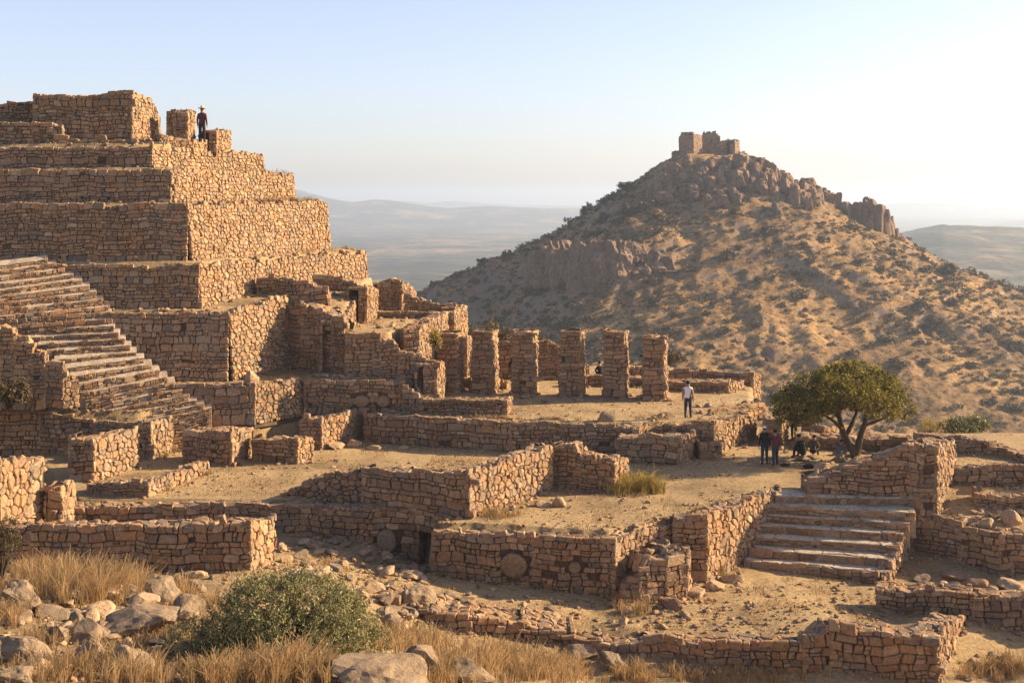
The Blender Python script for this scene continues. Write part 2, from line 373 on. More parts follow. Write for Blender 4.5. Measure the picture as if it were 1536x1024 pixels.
def coursed(mb, s0, s1, zb, zt, M, h, w, rng, big=(), zmin=None, zmax=None, prot=.06):
    ph = [rng.uniform(0, 6.28) for _ in range(6)]
    def wp(s, t):
        k = 1 if s0+.02 < s < s1-.02 else .25
        return (s+k*h*.16*math.sin(4.1*t/h*.5+2.1*s+ph[0])*1.0, t+h*.16*(math.sin(1.3*s/h*.35+ph[1])+.7*math.sin(3.1*s+ph[2]+1.7*t)+.5*math.sin(6.3*s+ph[3])))
    N = 12; S = [s0+(s1-s0)*i/N for i in range(N+1)]
    lo = min(zb(s) for s in S); hi = max(zt(s) for s in S)
    t = lo-rng.uniform(0, .1); span = max(hi-lo, .1)
    for (bs, bt, bw, bh) in big:
        pl = [(bs+bw/2*math.cos(a)*rng.uniform(.9, 1.05), bt+bh/2*math.sin(a)*rng.uniform(.9, 1.05)) for a in [k*math.pi/4+.2 for k in range(8)]]
        stone(mb, pl, M, prot+.05, .02, rng, dome=.05)
    while t < hi+h*.3:
        fr = (t-lo)/span
        q_ = rng.random(); hh = h*(rng.uniform(.45, .65) if q_ < .16 else rng.uniform(1.4, 1.75) if q_ > .88 else rng.uniform(.75, 1.3))*(1.4 if fr < .22 and span > 1.2 else 1)
        s = s0
        while s < s1-.01:
            ww = w*(rng.uniform(.4, 1.5) if rng.random() < .85 else rng.uniform(1.5, 2.3))*(hh/h)**.5
            e = s+ww
            if s1-e < .3*w: e = s1
            cs = (s+e)/2; ct = t+hh/2
            if ct <= zt(cs)+hh*rng.uniform(-.12, .3) and t+hh > zb(cs) and not any(((cs-b[0])/(b[2]*.55))**2+((ct-b[1])/(b[3]*.6))**2 < 1 for b in big):
                cells = [(s, e, t, t+hh)]
                q = rng.random()
                if q < .16 and hh > .85*h and ww < 1.3*w:
                    k = rng.uniform(.35, .65); cells = [(s, e, t, t+hh*k), (s, e, t+hh*k, t+hh)]
                elif q < .24 and ww > w:
                    k = rng.uniform(.55, .75); m_ = s+ww*k; cells = [(s, m_, t, t+hh), (m_, e, t, t+hh*.5), (m_, e, t+hh*.5, t+hh)]
                for (a, b, c, d) in cells:
                    if rng.random() < .012: continue
                    j = lambda k=.12: rng.uniform(-k, k)*(d-c)
                    pl = [wp(a, c), wp((a+b)/2, c+j(.07)), wp(b, c), wp(b+(j(.1) if b < s1 else 0), (c+d)/2), wp(b-abs(j()), d+j(.06)), wp((a+b)/2+j(), d+j(.08)), wp(a+abs(j()), d), wp(a+(j(.1) if a > s0 else 0), (c+d)/2)]
                    stone(mb, pl, M, rng.uniform(-.01, prot)+(.03 if rng.random() < .1 else 0), rng.uniform(.010, .034), rng, rnd=.13, dome=.008)
            s = e
        t += hh
def clip(poly, nx_, ny_, c):
    o = []; n = len(poly)
    for i in range(n):
        a = poly[i]; b = poly[(i+1) % n]
        da = a[0]*nx_+a[1]*ny_-c; db = b[0]*nx_+b[1]*ny_-c
        if da <= 0: o.append(a)
        if (da < 0 < db) or (db < 0 < da):
            k = da/(da-db); o.append((a[0]+(b[0]-a[0])*k, a[1]+(b[1]-a[1])*k))
    return o
def rubble(mb, s0, s1, zb, zt, M, h, w, rng, prot=.07, keep=1.0, t0=None, t1=None, m=0, tilt=1.0, gap=(.014, .040), dome=.008):
    N = 10; S = [s0+(s1-s0)*i/N for i in range(N+1)]
    lo = min(zb(s) for s in S) if t0 is None else t0; hi = max(zt(s) for s in S) if t1 is None else t1
    nr = max(1, int(round((hi-lo)/h))); nc = max(1, int(round((s1-s0)/w))); hh = (hi-lo)/nr; ww = (s1-s0)/nc
    P = {}
    for j in range(-1, nr+1):
        for i in range(-1, nc+1):
            P[i, j] = (s0+(i+.5+.5*(j % 2)-.25+rng.uniform(-.36, .36))*ww, lo+(j+.5+rng.uniform(-.3, .3))*hh, (rng.random()**3)*.95*hh*hh)
    sx = hh/ww
    for j in range(nr):
        for i in range(nc):
            x, y, wt = P[i, j]
            ct = y
            sc_ = min(max(x, s0), s1)
            if ct > zt(sc_)+hh*rng.uniform(-.1, .25) or ct < zb(sc_)-hh: continue
            if keep < 1 and rng.random() > keep: continue
            pl = [(max(s0, x-1.6*ww), max(lo, y-1.6*hh)), (min(s1, x+1.6*ww), max(lo, y-1.6*hh)), (min(s1, x+1.6*ww), min(hi+.1, y+1.6*hh)), (max(s0, x-1.6*ww), min(hi+.1, y+1.6*hh))]
            for dj in (-1, 0, 1):
                for di in (-2, -1, 0, 1, 2):
                    if (di, dj) == (0, 0) or (i+di, j+dj) not in P: continue
                    X, Yy, w2 = P[i+di, j+dj]
                    # anisotropic power bisector
                    a = (X-x)*sx*sx; b = Yy-y; l2 = (X-x)*a+(Yy-y)*b
                    c = (a*x+b*y)+l2/2*(1+(wt-w2)/max(l2, 1e-4))
                    pl = clip(pl, a, b, c)
                    if len(pl) < 3: break
                if len(pl) < 3: break
            if len(pl) >= 3: stone(mb, pl, M, rng.uniform(-.01, prot), rng.uniform(*gap), rng, dome=dome, rnd=.17, m=m, tilt=tilt)
FOOT = []
def make_wall(name, pts, thick=.6, h=.23, w=.36, ragged=.07, seed=None, parent=None, back=True, ends=True, big=(), style=None, ext=.35, batter=0.0, mats=None, cap=True, capsize=.34, xyz=None, capkeep=.96):
    h *= .86; w *= .84; capsize *= .92
    rng = random.Random(seed if seed is not None else sum(ord(c_) for c_ in name) + len(pts)*7+int(pts[0][0])*13+int(pts[0][1])*3)
    if xyz is None:
        T = [W(u, vt, Y) for (u, vt, vb, Y) in pts]; B = [W(u, vb, Y) for (u, vt, vb, Y) in pts]
        P = [(a[0], a[1], a[2], b[2]) for a, b in zip(T, B)]
    else: P = xyz
    mb = MB(); n = len(P); segs = []
    for i in range(n-1):
        dx = P[i+1][0]-P[i][0]; dy = P[i+1][1]-P[i][1]; L = math.hypot(dx, dy); segs.append((dx/L, dy/L, L))
    inn = []
    for i in range(n):
        if i == 0: nx_, ny_ = -segs[0][1], segs[0][0]; k = 1
        elif i == n-1: nx_, ny_ = -segs[-1][1], segs[-1][0]; k = 1
        else:
            ax, ay = -segs[i-1][1]-segs[i][1], segs[i-1][0]+segs[i][0]; l = math.hypot(ax, ay); nx_, ny_ = ax/l, ay/l
            k = 1/max(.45, nx_*-segs[i][1]+ny_*segs[i][0])
        inn.append((P[i][0]+nx_*thick*k, P[i][1]+ny_*thick*k))
    rs = rng.uniform(0, 100)
    for i in range(n-1):
        dx, dy, L = segs[i]; N = (dy, -dx); x0, y0 = P[i][0], P[i][1]
        za, zc = P[i][2], P[i+1][2]; ba, bc = P[i][3], P[i+1][3]; zm = max(za, zc)
        rz = lambda s: ragged*(mn.noise((s*1.1+rs+i*9, rs, 0))*1.3+mn.noise((s*3.1+rs, 5, rs))*.8)
        zt = lambda s: za+(zc-za)*min(max(s/L, 0), 1)+rz(s)
        zb = lambda s: ba+(bc-ba)*min(max(s/L, 0), 1)-ext
        def M(s, t, d):
            o = d+batter*(zm-t)+(.07*mn.noise((s*.35+rs, t*.5, i*7.0)) if L > 2 else 0); return (x0+dx*s+N[0]*o, y0+dy*s+N[1]*o, t)
        st = style or ('rubble' if abs(dy) > .62*abs(dx) and dy > 0 else 'coursed')
        e0 = -.07 if i > 0 else -.03; e1 = L+(.07 if i < n-2 else .03)
        FOOT.append((x0, y0, dx, dy, L, N))
        bg = []
        for (bu, bv, bw, bh) in big:
            Yb = y0+dy*L*.5
            # intersect the pixel ray with the face plane
            rx = (bu-CU)/F; den = rx*N[0]+N[1]; Yh = (x0*N[0]+y0*N[1])/den; s_ = (rx*Yh-x0)*dx+(Yh-y0)*dy
            if 0 < s_ < L: bg.append((s_, -(bv-HV)/F*Yh, bw/F*Yh, bh/F*Yh))
        if st == 'rubble': rubble(mb, e0, e1, zb, zt, M, h*(.84 if parent else .95), w*(.62 if parent else .72), rng)
        else: coursed(mb, e0, e1, zb, zt, M, h, w, rng, big=bg)
        if back:
            def Mb(s, t, d): return (x0+dx*s-N[0]*(thick+d), y0+dy*s-N[1]*(thick+d), t)
            rubble(mb, 0, L, zb, lambda s: zt(s)-.16-h*.3, Mb, h*1.4, w*1.2, rng)
        if cap:
            def Mc(s, q, d): return (x0+dx*s-N[0]*q, y0+dy*s-N[1]*q, zt(s)+d-.05)
            rubble(mb, 0 if i == 0 else .0, L, lambda s: 0, lambda s: thick+1, Mc, capsize*.8, capsize, rng, prot=.045, t0=-.02, t1=thick+.02, keep=capkeep, dome=.008)
        # core
        k = max(1, int(L/.45)); js = .004*rng.random()
        cv = []
        for a in range(k+1):
            f = a/k; s = f*L; z1 = zt(s)-.09-js; z0 = zb(s)-.2
            ox = x0+dx*s-N[0]*(.085+js); oy = y0+dy*s-N[1]*(.085+js)
            ix = inn[i][0]+(inn[i+1][0]-inn[i][0])*f+N[0]*(.05 if back else -.15); iy = inn[i][1]+(inn[i+1][1]-inn[i][1])*f+N[1]*(.05 if back else -.15)
            bo = batter*(zm-z0)
            cv += [(ox+N[0]*bo, oy+N[1]*bo, z0), (ox+N[0]*batter*(zm-z1), oy+N[1]*batter*(zm-z1), z1), (ix, iy, z1), (ix, iy, z0)]
        cf = []
        for a in range(k):
            o = a*4
            cf += [(o, o+4, o+5, o+1), (o+1, o+5, o+6, o+2), (o+2, o+6, o+7, o+3)]
        cf += [(0, 1, 2, 3), (k*4+3, k*4+2, k*4+1, k*4)]
        mb.add(cv, cf, 1)
        if ends and i == 0:
            def Me(s, t, d): return (x0-N[0]*s-dx*d, y0-N[1]*s-dy*d, t)
            coursed(mb, 0, thick, lambda s: ba-ext, lambda s: za+rz(0), Me, h, w, rng)
        if ends and i == n-2:
            x1, y1 = P[i+1][0], P[i+1][1]
            def Mf(s, t, d): return (x1-N[0]*s+dx*d, y1-N[1]*s+dy*d, t)
            rubble(mb, 0, thick, lambda s: bc-ext, lambda s: zc+rz(L), Mf, h*1.05, w*.8, rng)
    org = (P[0][0], P[0][1], P[0][3])
    o = mb.build(name, mats or [M_stone, M_mortar], None if parent else None, origin=org, smooth=False)
    if parent:
        o.parent = parent; o.location = tuple(o.location[i]-parent.location[i] for i in range(3))
    return o
def wall(name, label, cat, pts, **k):
    g = k.pop('group', None); o = make_wall(name, pts, **k); return tag(o, label, cat, g, 'thing')

# ---------------------------------------------------------------- stepped pyramid
pyr = empty('stepped_pyramid', W(337, 566, 62.5), 'large stepped stone pyramid with battered tiers rising at the left', 'pyramid')
tiers = [
 ([(-230,470,575,61.9),(342,468,567,62.5),(432,442,549,67)], .8),
 ([(-230,397,462,63.2),(298,397,461,63.7),(548,379,417,79.2),(470,375,410,84)], .8),
 ([(-230,308,391,64.6),(281,308,389,65),(490,302,374,79),(430,300,372,84)], .8),
 ([(-230,255,306,65.8),(256,255,304,66.2),(440,262,299,79),(400,262,299,83)], .8),
 ([(-230,222,254,66.9),(228,220,251,67.2),(394,232,259,77.5),(360,232,259,82)], .8)]
for p, t in tiers:
    make_wall('tier', p, thick=.5, parent=pyr, back=False, ends=False, batter=.10, ragged=.11, h=.27, w=.42, seed=int(p[1][0]))
make_wall('tier', [(130,575,612,60.3),(382,578,625,60.8),(456,569,613,63.2)], thick=.8, parent=pyr, back=False, ends=False, batter=.04, h=.26, w=.4, seed=5)

wall('summit_wall', 'tallest ruined wall on the pyramid summit with a sunlit broken end', 'wall',
     [(50,147,208,69),(60,141,208,69),(110,142,208,69),(198,138,208,69.2),(223,147,209,71),(236,166,209,73),(240,180,209,74.5)], thick=1.0, h=.26, w=.4)
wall('summit_wall', 'lower ruined wall at the left edge of the pyramid summit', 'wall', [(-200,158,215,70),(0,155,215,70),(52,152,215,70)], thick=.8)
wall('summit_wall', 'small stepped wall stub in front of the tallest summit wall', 'wall', [(-160,178,222,68.2),(48,184,221,68.2),(78,184,221,68.2),(92,190,221,68.2),(94,188,221,68.3),(112,204,221,70)], thick=.5)
wall('summit_kerb', 'low kerb of rough blocks at the foot of the tallest summit wall', 'kerb', [(70,208,221,68.0),(205,209,220,68.1),(212,211,220,69.5)], thick=.5, ragged=.04)
wall('summit_wall', 'square broken pillar of masonry left of the person in the straw hat', 'wall', [(250,171,212,71.4),(262,166,212,71.4),(281,165,212,71.5),(293,167,212,73.2)], thick=.9)
wall('summit_wall', 'short squat pier right of the person in the straw hat', 'wall', [(314,198,220,72.4),(324,196,221,72.4),(346,197,222,76.5)], thick=1.0)
wall('summit_wall', 'knee high rubble wall along the sunlit edge of the summit', 'wall', [(240,203,217,69),(290,209,222,70.5),(340,216,226,75)], thick=.6, ragged=.1, style='rubble')

# left stair
st_ = empty('ruined_staircase', W(250, 615, 60), 'long eroded stone staircase climbing the left side of the pyramid', 'staircase')
Rk = [(0,318,608,60.1),(.1,290,592,60.25),(.22,258,566,60.6),(.4,205,522,61.3),(.55,172,486,61.8),(.68,165,455,62.6),(.82,130,418,63.0),(1,72,384,63.6)]
Lk = [(0,196,630),(.1,150,618),(.2,128,597),(.32,105,560),(.45,66,520),(.55,30,492),(.7,-30,468),(1,-120,408)]
NST = 26
def ip(K, f, c): return float(np.interp(f, [k[0] for k in K], [k[c] for k in K]))
prev = None; rs = random.Random(4)
for i in range(NST):
    f = i/(NST-1)
    r = W(ip(Rk, f, 1), ip(Rk, f, 2), ip(Rk, f, 3)); z = r[2]
    ul, vl = ip(Lk, f, 1), ip(Lk, f, 2); Yl = min(YZ(vl, z), 62) if vl > 330 else 60
    Yl = max(56.5, Yl)
    Yl = r[1]-.32*(r[1]-Yl); l = ((ul-CU)/F*Yl, Yl, -(vl-HV)/F*Yl); zl = l[2]; Ls_ = math.hypot(r[0]-l[0], r[1]-l[1]); zz_ = lambda s: zl+(z-zl)*s/Ls_-z
    mbS = MB()
    dx, dy = r[0]-l[0], r[1]-l[1]; L = math.hypot(dx, dy); dx /= L; dy /= L; N = (dy, -dx)
    ph = rs.uniform(0, 9)
    wv = lambda s: .03*math.sin(s*.9+ph)+.012*math.sin(s*2.7+ph*2)
    hz = lambda s: z-.14+.03*mn.noise((s*.8, ph, 1.0))
    def Mr(s, t, d): return (l[0]+dx*s+N[0]*(d+wv(s)), l[1]+dy*s+N[1]*(d+wv(s)), t+hz(s)-(z-.15)+zz_(s))
    coursed(mbS, 0, L, lambda s: z-(2.0 if i == 0 else .46), lambda s: z-.17, Mr, .145, .32, rs, prot=.02)
    cv = []; k = int(L/.3)+1; D = 1.6
    for a in range(k+1):
        s = L*a/k; w_ = wv(s)-.02; h0 = hz(s)-.01+.03*mn.noise((s*3, ph, 4.0))
        P_ = lambda o_, zz: (l[0]+dx*s+N[0]*o_, l[1]+dy*s+N[1]*o_, zz+zz_(s))
        cv += [P_(w_-.12, z-1.3), P_(w_-.12, h0-.06), P_(w_-.06, h0-.02), P_(w_-.16, h0+.02), P_(w_-.42, z+.02+.03*mn.noise((s*2, ph, 7.0))), P_(-D, z+.03), P_(-D, z-1.3)]
    cf = []
    for a in range(k):
        o_ = a*7
        for q in range(6): cf.append((o_+q, o_+q+7, o_+q+8, o_+q+1))
    cf += [tuple(range(7)), tuple(k*7+6-q for q in range(7))]
    mbS.add(cv, cf, 1)
    def Ml(s, t, d): return (l[0]-N[0]*s-dx*(d-.05), l[1]-N[1]*s-dy*(d-.05), t+zl-z)
    rubble(mbS, -.1, .7, lambda s: 0, lambda s: 99, Ml, .24, .3, rs, prot=.12, t0=z-1.1, t1=z-.05)
    o = mbS.build('step', [M_stone, M_pale], origin=tuple(l), smooth=False); o.parent = st_; o.location = tuple(o.location[q]-st_.location[q] for q in range(3))

wall('stair_side_wall', 'dark broken side wall stepping down left of the eroded staircase', 'wall', [(-200,470,610,57.6),(0,488,600,57.6),(18,492,600,57.6),(22,503,600,57.6),(42,505,600,57.7),(48,522,600,57.7),(66,528,600,57.7),(70,541,600,57.8),(94,545,590,57.8),(118,575,600,58.2)], thick=.6)
wall('retaining_wall', 'long shaded retaining wall below the foot of the eroded staircase', 'wall', [(-250,614,690,59),(60,614,690,59),(140,632,690,58.8),(208,636,690,58.8)], thick=.6)
# wing, buttresses and middle complex
wall('wing_wall', 'tall curved topped shaded wing wall abutting the pyramid tiers', 'wall', [(431,458,556,66.9),(452,454,556,66.2),(478,462,557,65.7),(498,474,558,65.4),(515,480,561,65.1),(530,456,560,68.5),(542,436,556,71.6)], thick=1.2, h=.24)
#
wall('buttress', 'low curved topped buttress on the terrace below the fourth tier', 'wall', [(385,416,444,67.5),(430,416,444,67.3),(462,423,444,67.2),(492,440,446,67.1)], thick=.6, style='coursed')
wall('buttress', 'low wall strip running along the terrace behind the curved wing wall', 'wall', [(470,417,436,71.5),(530,420,438,71.5),(541,430,440,71.5)], thick=.5)
wall('ruin_pier', 'slim square pier standing right of the curved wing wall', 'pier', [(538,431,492,69.3),(550,430,492,69.3),(567,433,490,72.6)], thick=1.1, ragged=.04)
wall('ruin_block', 'rough square block of wall with a ragged top near the far terrace end', 'wall', [(566,430,474,77),(585,420,474,77),(602,424,472,77),(613,426,470,79),(624,440,468,82.5)], thick=1.8, ragged=.15)
wall('ruin_wall', 'collapsed wall sloping down right of the ragged block', 'wall', [(607,440,475,76),(630,448,475,76),(655,456,475,76),(684,464,475,76)], thick=.7, ragged=.16)
wall('ruin_wall', 'low straight wall with pale coping above the dirt landing', 'wall', [(552,466,488,72.5),(600,468,488,72.3),(682,468,490,72)], thick=.6, ragged=.04)
wall('stepped_ruin_wall', 'shaded wall with a broken stepped top descending to the first column', 'wall', [(518,500,570,63.6),(560,500,570,63.6),(570,508,570,63.6),(590,512,570,63.6),(598,526,570,63.6),(632,530,570,63.6),(638,544,570,63.6),(653,548,570,63.6)], thick=.7, ragged=.12, h=.2, w=.36)
wall('ruin_pier', 'sunlit rubble pier just left of the first column', 'pier', [(636,548,598,62.9),(655,546,598,62.9),(667,542,594,65.2)], thick=1.1)
wall('sunlit_wall', 'bright sunlit wall rising behind the first column', 'wall', [(606,494,560,65.2),(628,490,560,65.4),(661,472,562,70),(682,466,560,74),(683,460,560,74),(701,460,556,79.5)], thick=.8, ragged=.1)
wall('terrace_wall', 'retaining wall with one large round pale stone beneath the curved wing', 'wall', [(456,570,618,63.0),(600,570,620,62.7),(606,571,620,62.7)], thick=.7, big=[(542,602,26,20),(575,602,22,20)])
wall('terrace_wall', 'broken stepped link of wall left of the long low bench wall', 'wall', [(604,580,620,62.5),(616,581,620,62.5),(620,592,620,62.4),(632,597,622,62.2)], thick=.9)
wall('bench_wall', 'long low wall with pale flat coping in front of the first columns', 'wall', [(630,598,623,62.0),(760,599,626,61.4),(768,596,624,62.6)], thick=.9, ragged=.03, h=.17, w=.32)
wall('retaining_wall', 'long retaining wall at the front of the column terrace', 'wall', [(546,620,660,62.1),(765,632,672,59.5),(958,641,692,58.6),(998,626,670,61.5)], thick=.7, h=.25, w=.4, ragged=.04)
wall('block_wall', 'projecting wall of large squared blocks in front of the column terrace', 'wall', [(925,656,698,57.3),(1020,656,696,56.7),(1051,646,690,59.5)], thick=1.2, h=.33, w=.5, ragged=.04)
wall('terrace_wall', 'low wall of big rounded blocks below the man in the white tank top', 'wall', [(984,636,664,59.3),(1070,635,682,58.9),(1100,626,675,60.6),(1136,616,668,62.6)], thick=1.0, h=.26, w=.42)
wall('block_wall', 'two course stub of pale boulders at the foot of the terrace corner', 'wall', [(1050,664,684,58),(1080,662,684,58.1),(1084,660,680,59)], thick=.7, h=.3, w=.5)
wall('kerb_wall', 'stepped kerb line running right of the man in the white tank top', 'kerb', [(1052,618,630,61.8),(1090,611,622,63),(1148,604,614,64.5)], thick=.5, h=.17, style='coursed')
wall('kerb_wall', 'short low kerb on the terrace left of the man in the white tank top', 'kerb', [(960,628,636,60.6),(990,624,634,61),(1010,620,632,61.6)], thick=.5, h=.2)
# walls behind the columns
wall('back_wall', 'long back wall with a sunlit right end behind the column terrace', 'wall', [(1000,556,586,73),(1060,556,586,72.6),(1130,561,592,71.6),(1141,561,590,73.2)], thick=.6, ragged=.04)
wall('bench_wall', 'short thick bench wall in front of the long back wall', 'wall', [(1000,572,596,69.5),(1092,573,597,68.6),(1116,571,592,71)], thick=1.5, ragged=.03)
wall('back_wall', 'square topped shaded wall between the second and third columns', 'wall', [(738,513,580,73.5),(768,516,580,73.4),(776,520,580,73.5)], thick=.6)
wall('back_wall', 'tall round topped shaded wall between the third and fourth columns', 'wall', [(796,520,580,73.8),(806,511,580,73.8),(822,509,580,73.8),(836,518,580,73.8),(850,532,580,73.8),(880,545,580,73.8),(884,552,580,73.8)], thick=.6, h=.19)
wall('back_wall', 'low wall behind the fourth and fifth columns', 'wall', [(870,563,586,71),(910,565,588,71),(1000,567,588,70.5)], thick=.8, ragged=.05)
wall('back_wall', 'waist high wall behind the sixth column', 'wall', [(938,550,586,74),(1002,552,586,74)], thick=.6)
wall('sunlit_wall', 'narrow sunlit wall stub between the first and second columns', 'wall', [(694,507,580,72),(700,506,580,72),(712,505,578,75)], thick=.5)
wall('kerb_wall', 'low kerb of rough stones between the first and second columns', 'kerb', [(690,568,588,70.5),(760,572,590,70)], thick=.7)

# columns
cols = [(675,497,588),(728,495,588),(787,495,592),(858,495,594),(924,495,595),(983,502,598)]
def column(idx, u, vt, vb, wpx=31):
    Y = YZ(vb, -10.45); x, y, z = W(u, vb, Y); ht = (vb-vt)/F*Y; a = wpx/F*Y/2; rng = random.Random(idx*7+1)
    which = ['first (leftmost)', 'second', 'third', 'fourth', 'fifth', 'sixth (rightmost)'][idx]
    o = empty('stone_column', (x, y, z), which+' square rubble stone column of the row of six, counted from the left', 'column', 'square stone columns in a row')
    ang = R(-14); ca, sa = math.cos(ang), math.sin(ang); lean = rng.uniform(-.012, .012)
    mb = MB()
    tap = lambda t: 1+.16*(1-t/ht)*.6
    for k in range(4):
        th = ang+k*math.pi/2; nx_, ny_ = math.sin(th), -math.cos(th); tx, ty_ = math.cos(th), math.sin(th)
        def M(s, t, d):
            q = a*tap(t); return (tx*s*tap(t)+nx_*(q+d)+lean*t, ty_*s*tap(t)+ny_*(q+d), t)
        (rubble if k % 2 else coursed)(mb, -a, a, lambda s: -.3, lambda s: ht-.12+.03*math.sin(s*9+idx), M, .2, .40 if k % 2 == 0 else .26, rng)
    q = a-.05; mb.add([(sx*q*(1.1 if z_ < 0 else 1)+lean*max(z_, 0), sy*q*(1.1 if z_ < 0 else 1), z_) for z_ in (-.3, ht-.15) for sx, sy in ((-1, -1), (1, -1), (1, 1), (-1, 1))],
           [(0, 1, 5, 4), (1, 2, 6, 5), (2, 3, 7, 6), (3, 0, 4, 7), (4, 5, 6, 7)], 1)
    # rotate the core to match
    for i in range(len(mb.V)-8, len(mb.V)):
        X, Yy, Z = mb.V[i]; mb.V[i] = (X*ca-Yy*sa, X*sa+Yy*ca, Z)
    mb.build('shaft', [M_stone, M_mortar], o, smooth=False)
    mc = MB()
    def Mt(s, t, d): return (s*ca-t*sa+lean*ht, s*sa+t*ca, ht-.1+d)
    rubble(mc, -a-.03, a+.03, lambda s: 0, lambda s: 9, Mt, a*.9, a*1.0, rng, t0=-a-.03, t1=a+.03, prot=.05)
    for k in range(4):
        th = ang+k*math.pi/2; nx_, ny_ = math.sin(th), -math.cos(th); tx, ty_ = math.cos(th), math.sin(th)
        def Mk(s, t, d): return (tx*s+nx_*(a+.03+d)+lean*ht, ty_*s+ny_*(a+.03+d), t)
        coursed(mc, -a-.02, a+.02, lambda s: ht-.13, lambda s: ht-.03, Mk, .12, .5, rng)
    mc.build('capstones', [M_stone], o, smooth=False)
    mf = MB()
    for k in range(7):
        th = rng.uniform(0, 6.28); rr = a*1.5; 
        V_, F_ = rock_geo(rng.randrange(9999), 2, (rng.uniform(.15, .32), rng.uniform(.12, .25), rng.uniform(.08, .16)))
        mf.add([(v[0]+rr*math.cos(th), v[1]+rr*math.sin(th)*.9, v[2]+.02) for v in V_], F_)
    mf.build('footing_stones', [M_stone], o, smooth=False)
# ---------------------------------------------------------------- rocks
_ico = {}
def ico(sub):
    if sub in _ico: return _ico[sub]
    import bmesh
    bm = bmesh.new(); bmesh.ops.create_icosphere(bm, subdivisions=sub, radius=1)
    v = np.array([x.co[:] for x in bm.verts]); f = [tuple(q.index for q in p.verts) for p in bm.faces]; bm.free(); _ico[sub] = (v, f); return v, f
def rock_np(seed, sub, size, rough=.07, planes=11, yaw=0):
    rr = np.random.RandomState(seed); v, f = ico(sub); v = v.copy()
    for k in range(planes):
        n = rr.normal(size=3); n /= np.linalg.norm(n); d = rr.uniform(.45, .8)
        t = v@n-d; v -= np.where(t > 0, t, 0)[:, None]*n*.93
    off = rr.uniform(0, 50, 3)
    if rough:
        m = np.array([mn.fractal((a[0]*1.7+off[0], a[1]*1.7+off[1], a[2]*1.7+off[2]), 1.0, 2.1, 5 if sub > 3 else 3) for a in v])
        v = v*(1+rough*1.6*m)[:, None]
    v /= np.abs(v).max(0); v = v*np.array(size)
    if yaw:
        c, s = math.cos(yaw), math.sin(yaw); v = np.stack([v[:, 0]*c-v[:, 1]*s, v[:, 0]*s+v[:, 1]*c, v[:, 2]], 1)
    return v, f
def rock_geo(seed, sub, size): 
    v, f = rock_np(seed, sub, size, .05); return [tuple(a) for a in v], f
for i, (u, a, b) in enumerate(cols): column(i, u, a, b)

# ---------------------------------------------------------------- lower left rooms
wall('room_wall', 'square cornered wall block left of centre of the lower rooms with a bright face', 'wall', [(103,659,722,53.6),(140,659,722,53.4),(207,645,702,56.2)], thick=1.0, h=.3, w=.42)
wall('room_wall', 'narrow sunlit wall stub at the foot of the eroded staircase', 'wall', [(206,634,688,57.8),(226,633,688,57.7),(284,623,672,61.2)], thick=.9, h=.27)
wall('room_wall', 'shaded wall stub with a sunlit end beside the staircase foot', 'wall', [(275,646,702,57.0),(347,646,702,56.4),(381,641,698,58.6)], thick=1.3, h=.25)
wall('room_wall', 'low room wall stub nearest the dry court with a rounded right end', 'wall', [(378,660,694,57.5),(446,657,694,56.9),(470,654,690,58.3)], thick=.8, h=.25, w=.4)
wall('room_wall', 'wall corner with a long sunlit face left of the orange plant', 'wall', [(450,628,676,60.2),(482,628,676,60.0),(546,615,660,63.0)], thick=.8, h=.25)
wall('kerb_wall', 'low kerb of rounded stones curving beside the bright block in the rooms', 'kerb', [(130,724,746,51.2),(222,724,748,50.5),(312,694,712,55.0)], thick=.7, h=.25, w=.4, ragged=.1)
wall('room_wall', 'bright rubble wall of big stones at the left edge of the lower rooms', 'wall', [(-150,700,800,44.5),(0,690,790,45.6),(68,685,772,48.6)], thick=1.0, h=.36, w=.46, style='rubble')
wall('room_wall', 'low tumbled stub of pale blocks beside the left edge rubble wall', 'wall', [(72,730,780,48.0),(92,729,780,48.0),(113,727,772,49.5)], thick=.7, h=.36, w=.5)
wall('retaining_wall', 'long low retaining wall in front of the dry court ending in a sunlit corner', 'wall', [(98,758,800,49.4),(400,757,812,49.2),(627,762,866,48.2),(666,752,850,50.3)], thick=.85, h=.27, w=.42, ragged=.04, big=[(580,812,34,40)])
wall('front_wall', 'freestanding front wall behind the dry grass with a bright right end', 'wall', [(-40,790,866,42),(45,788,866,42),(375,784,868,41.8),(412,775,858,43.6)], thick=.75, h=.29, w=.42, ragged=.06)
wall('court_wall', 'tall L shaped wall in the middle of the courts with a bright right face', 'wall', [(543,703,770,49.4),(703,710,782,47.1),(828,668,740,51.8)], thick=.8, h=.25, w=.38, ragged=.06, big=[(742,745,22,30),(790,735,14,30)])
wall('court_wall', 'ragged return wall stepping down beside the yellow green grass tuft', 'wall', [(829,666,740,52.2),(862,667,742,51.8),(870,678,742,51.7),(900,684,742,51.4),(921,690,742,51.2),(943,686,738,52.5)], thick=.9, h=.22)
wall('court_wall', 'collapsed rubble stub at the left end of the L shaped court wall', 'wall', [(424,738,750,50.6),(452,728,750,50.4),(470,716,752,50.2),(500,708,760,50.0),(544,704,766,49.6)], thick=.8, h=.22, ragged=.12, style='rubble')
wall('retaining_wall', 'front retaining wall with a large round boulder set in its face', 'wall', [(648,796,880,46.0),(800,803,892,45.2),(922,809,912,44.5),(955,798,900,45.6),(1012,786,880,47.0)], thick=.9, h=.25, w=.38, ragged=.04, big=[(770,848,46,42),(862,850,22,20),(628,850,26,30)])
wall('retaining_wall', 'sunlit flank wall rising along the left side of the front steps', 'wall', [(1010,776,880,46.6),(1060,777,878,46.4),(1110,756,864,48.6),(1174,734,800,51.4)], thick=.8, h=.28, w=.4, ragged=.08)
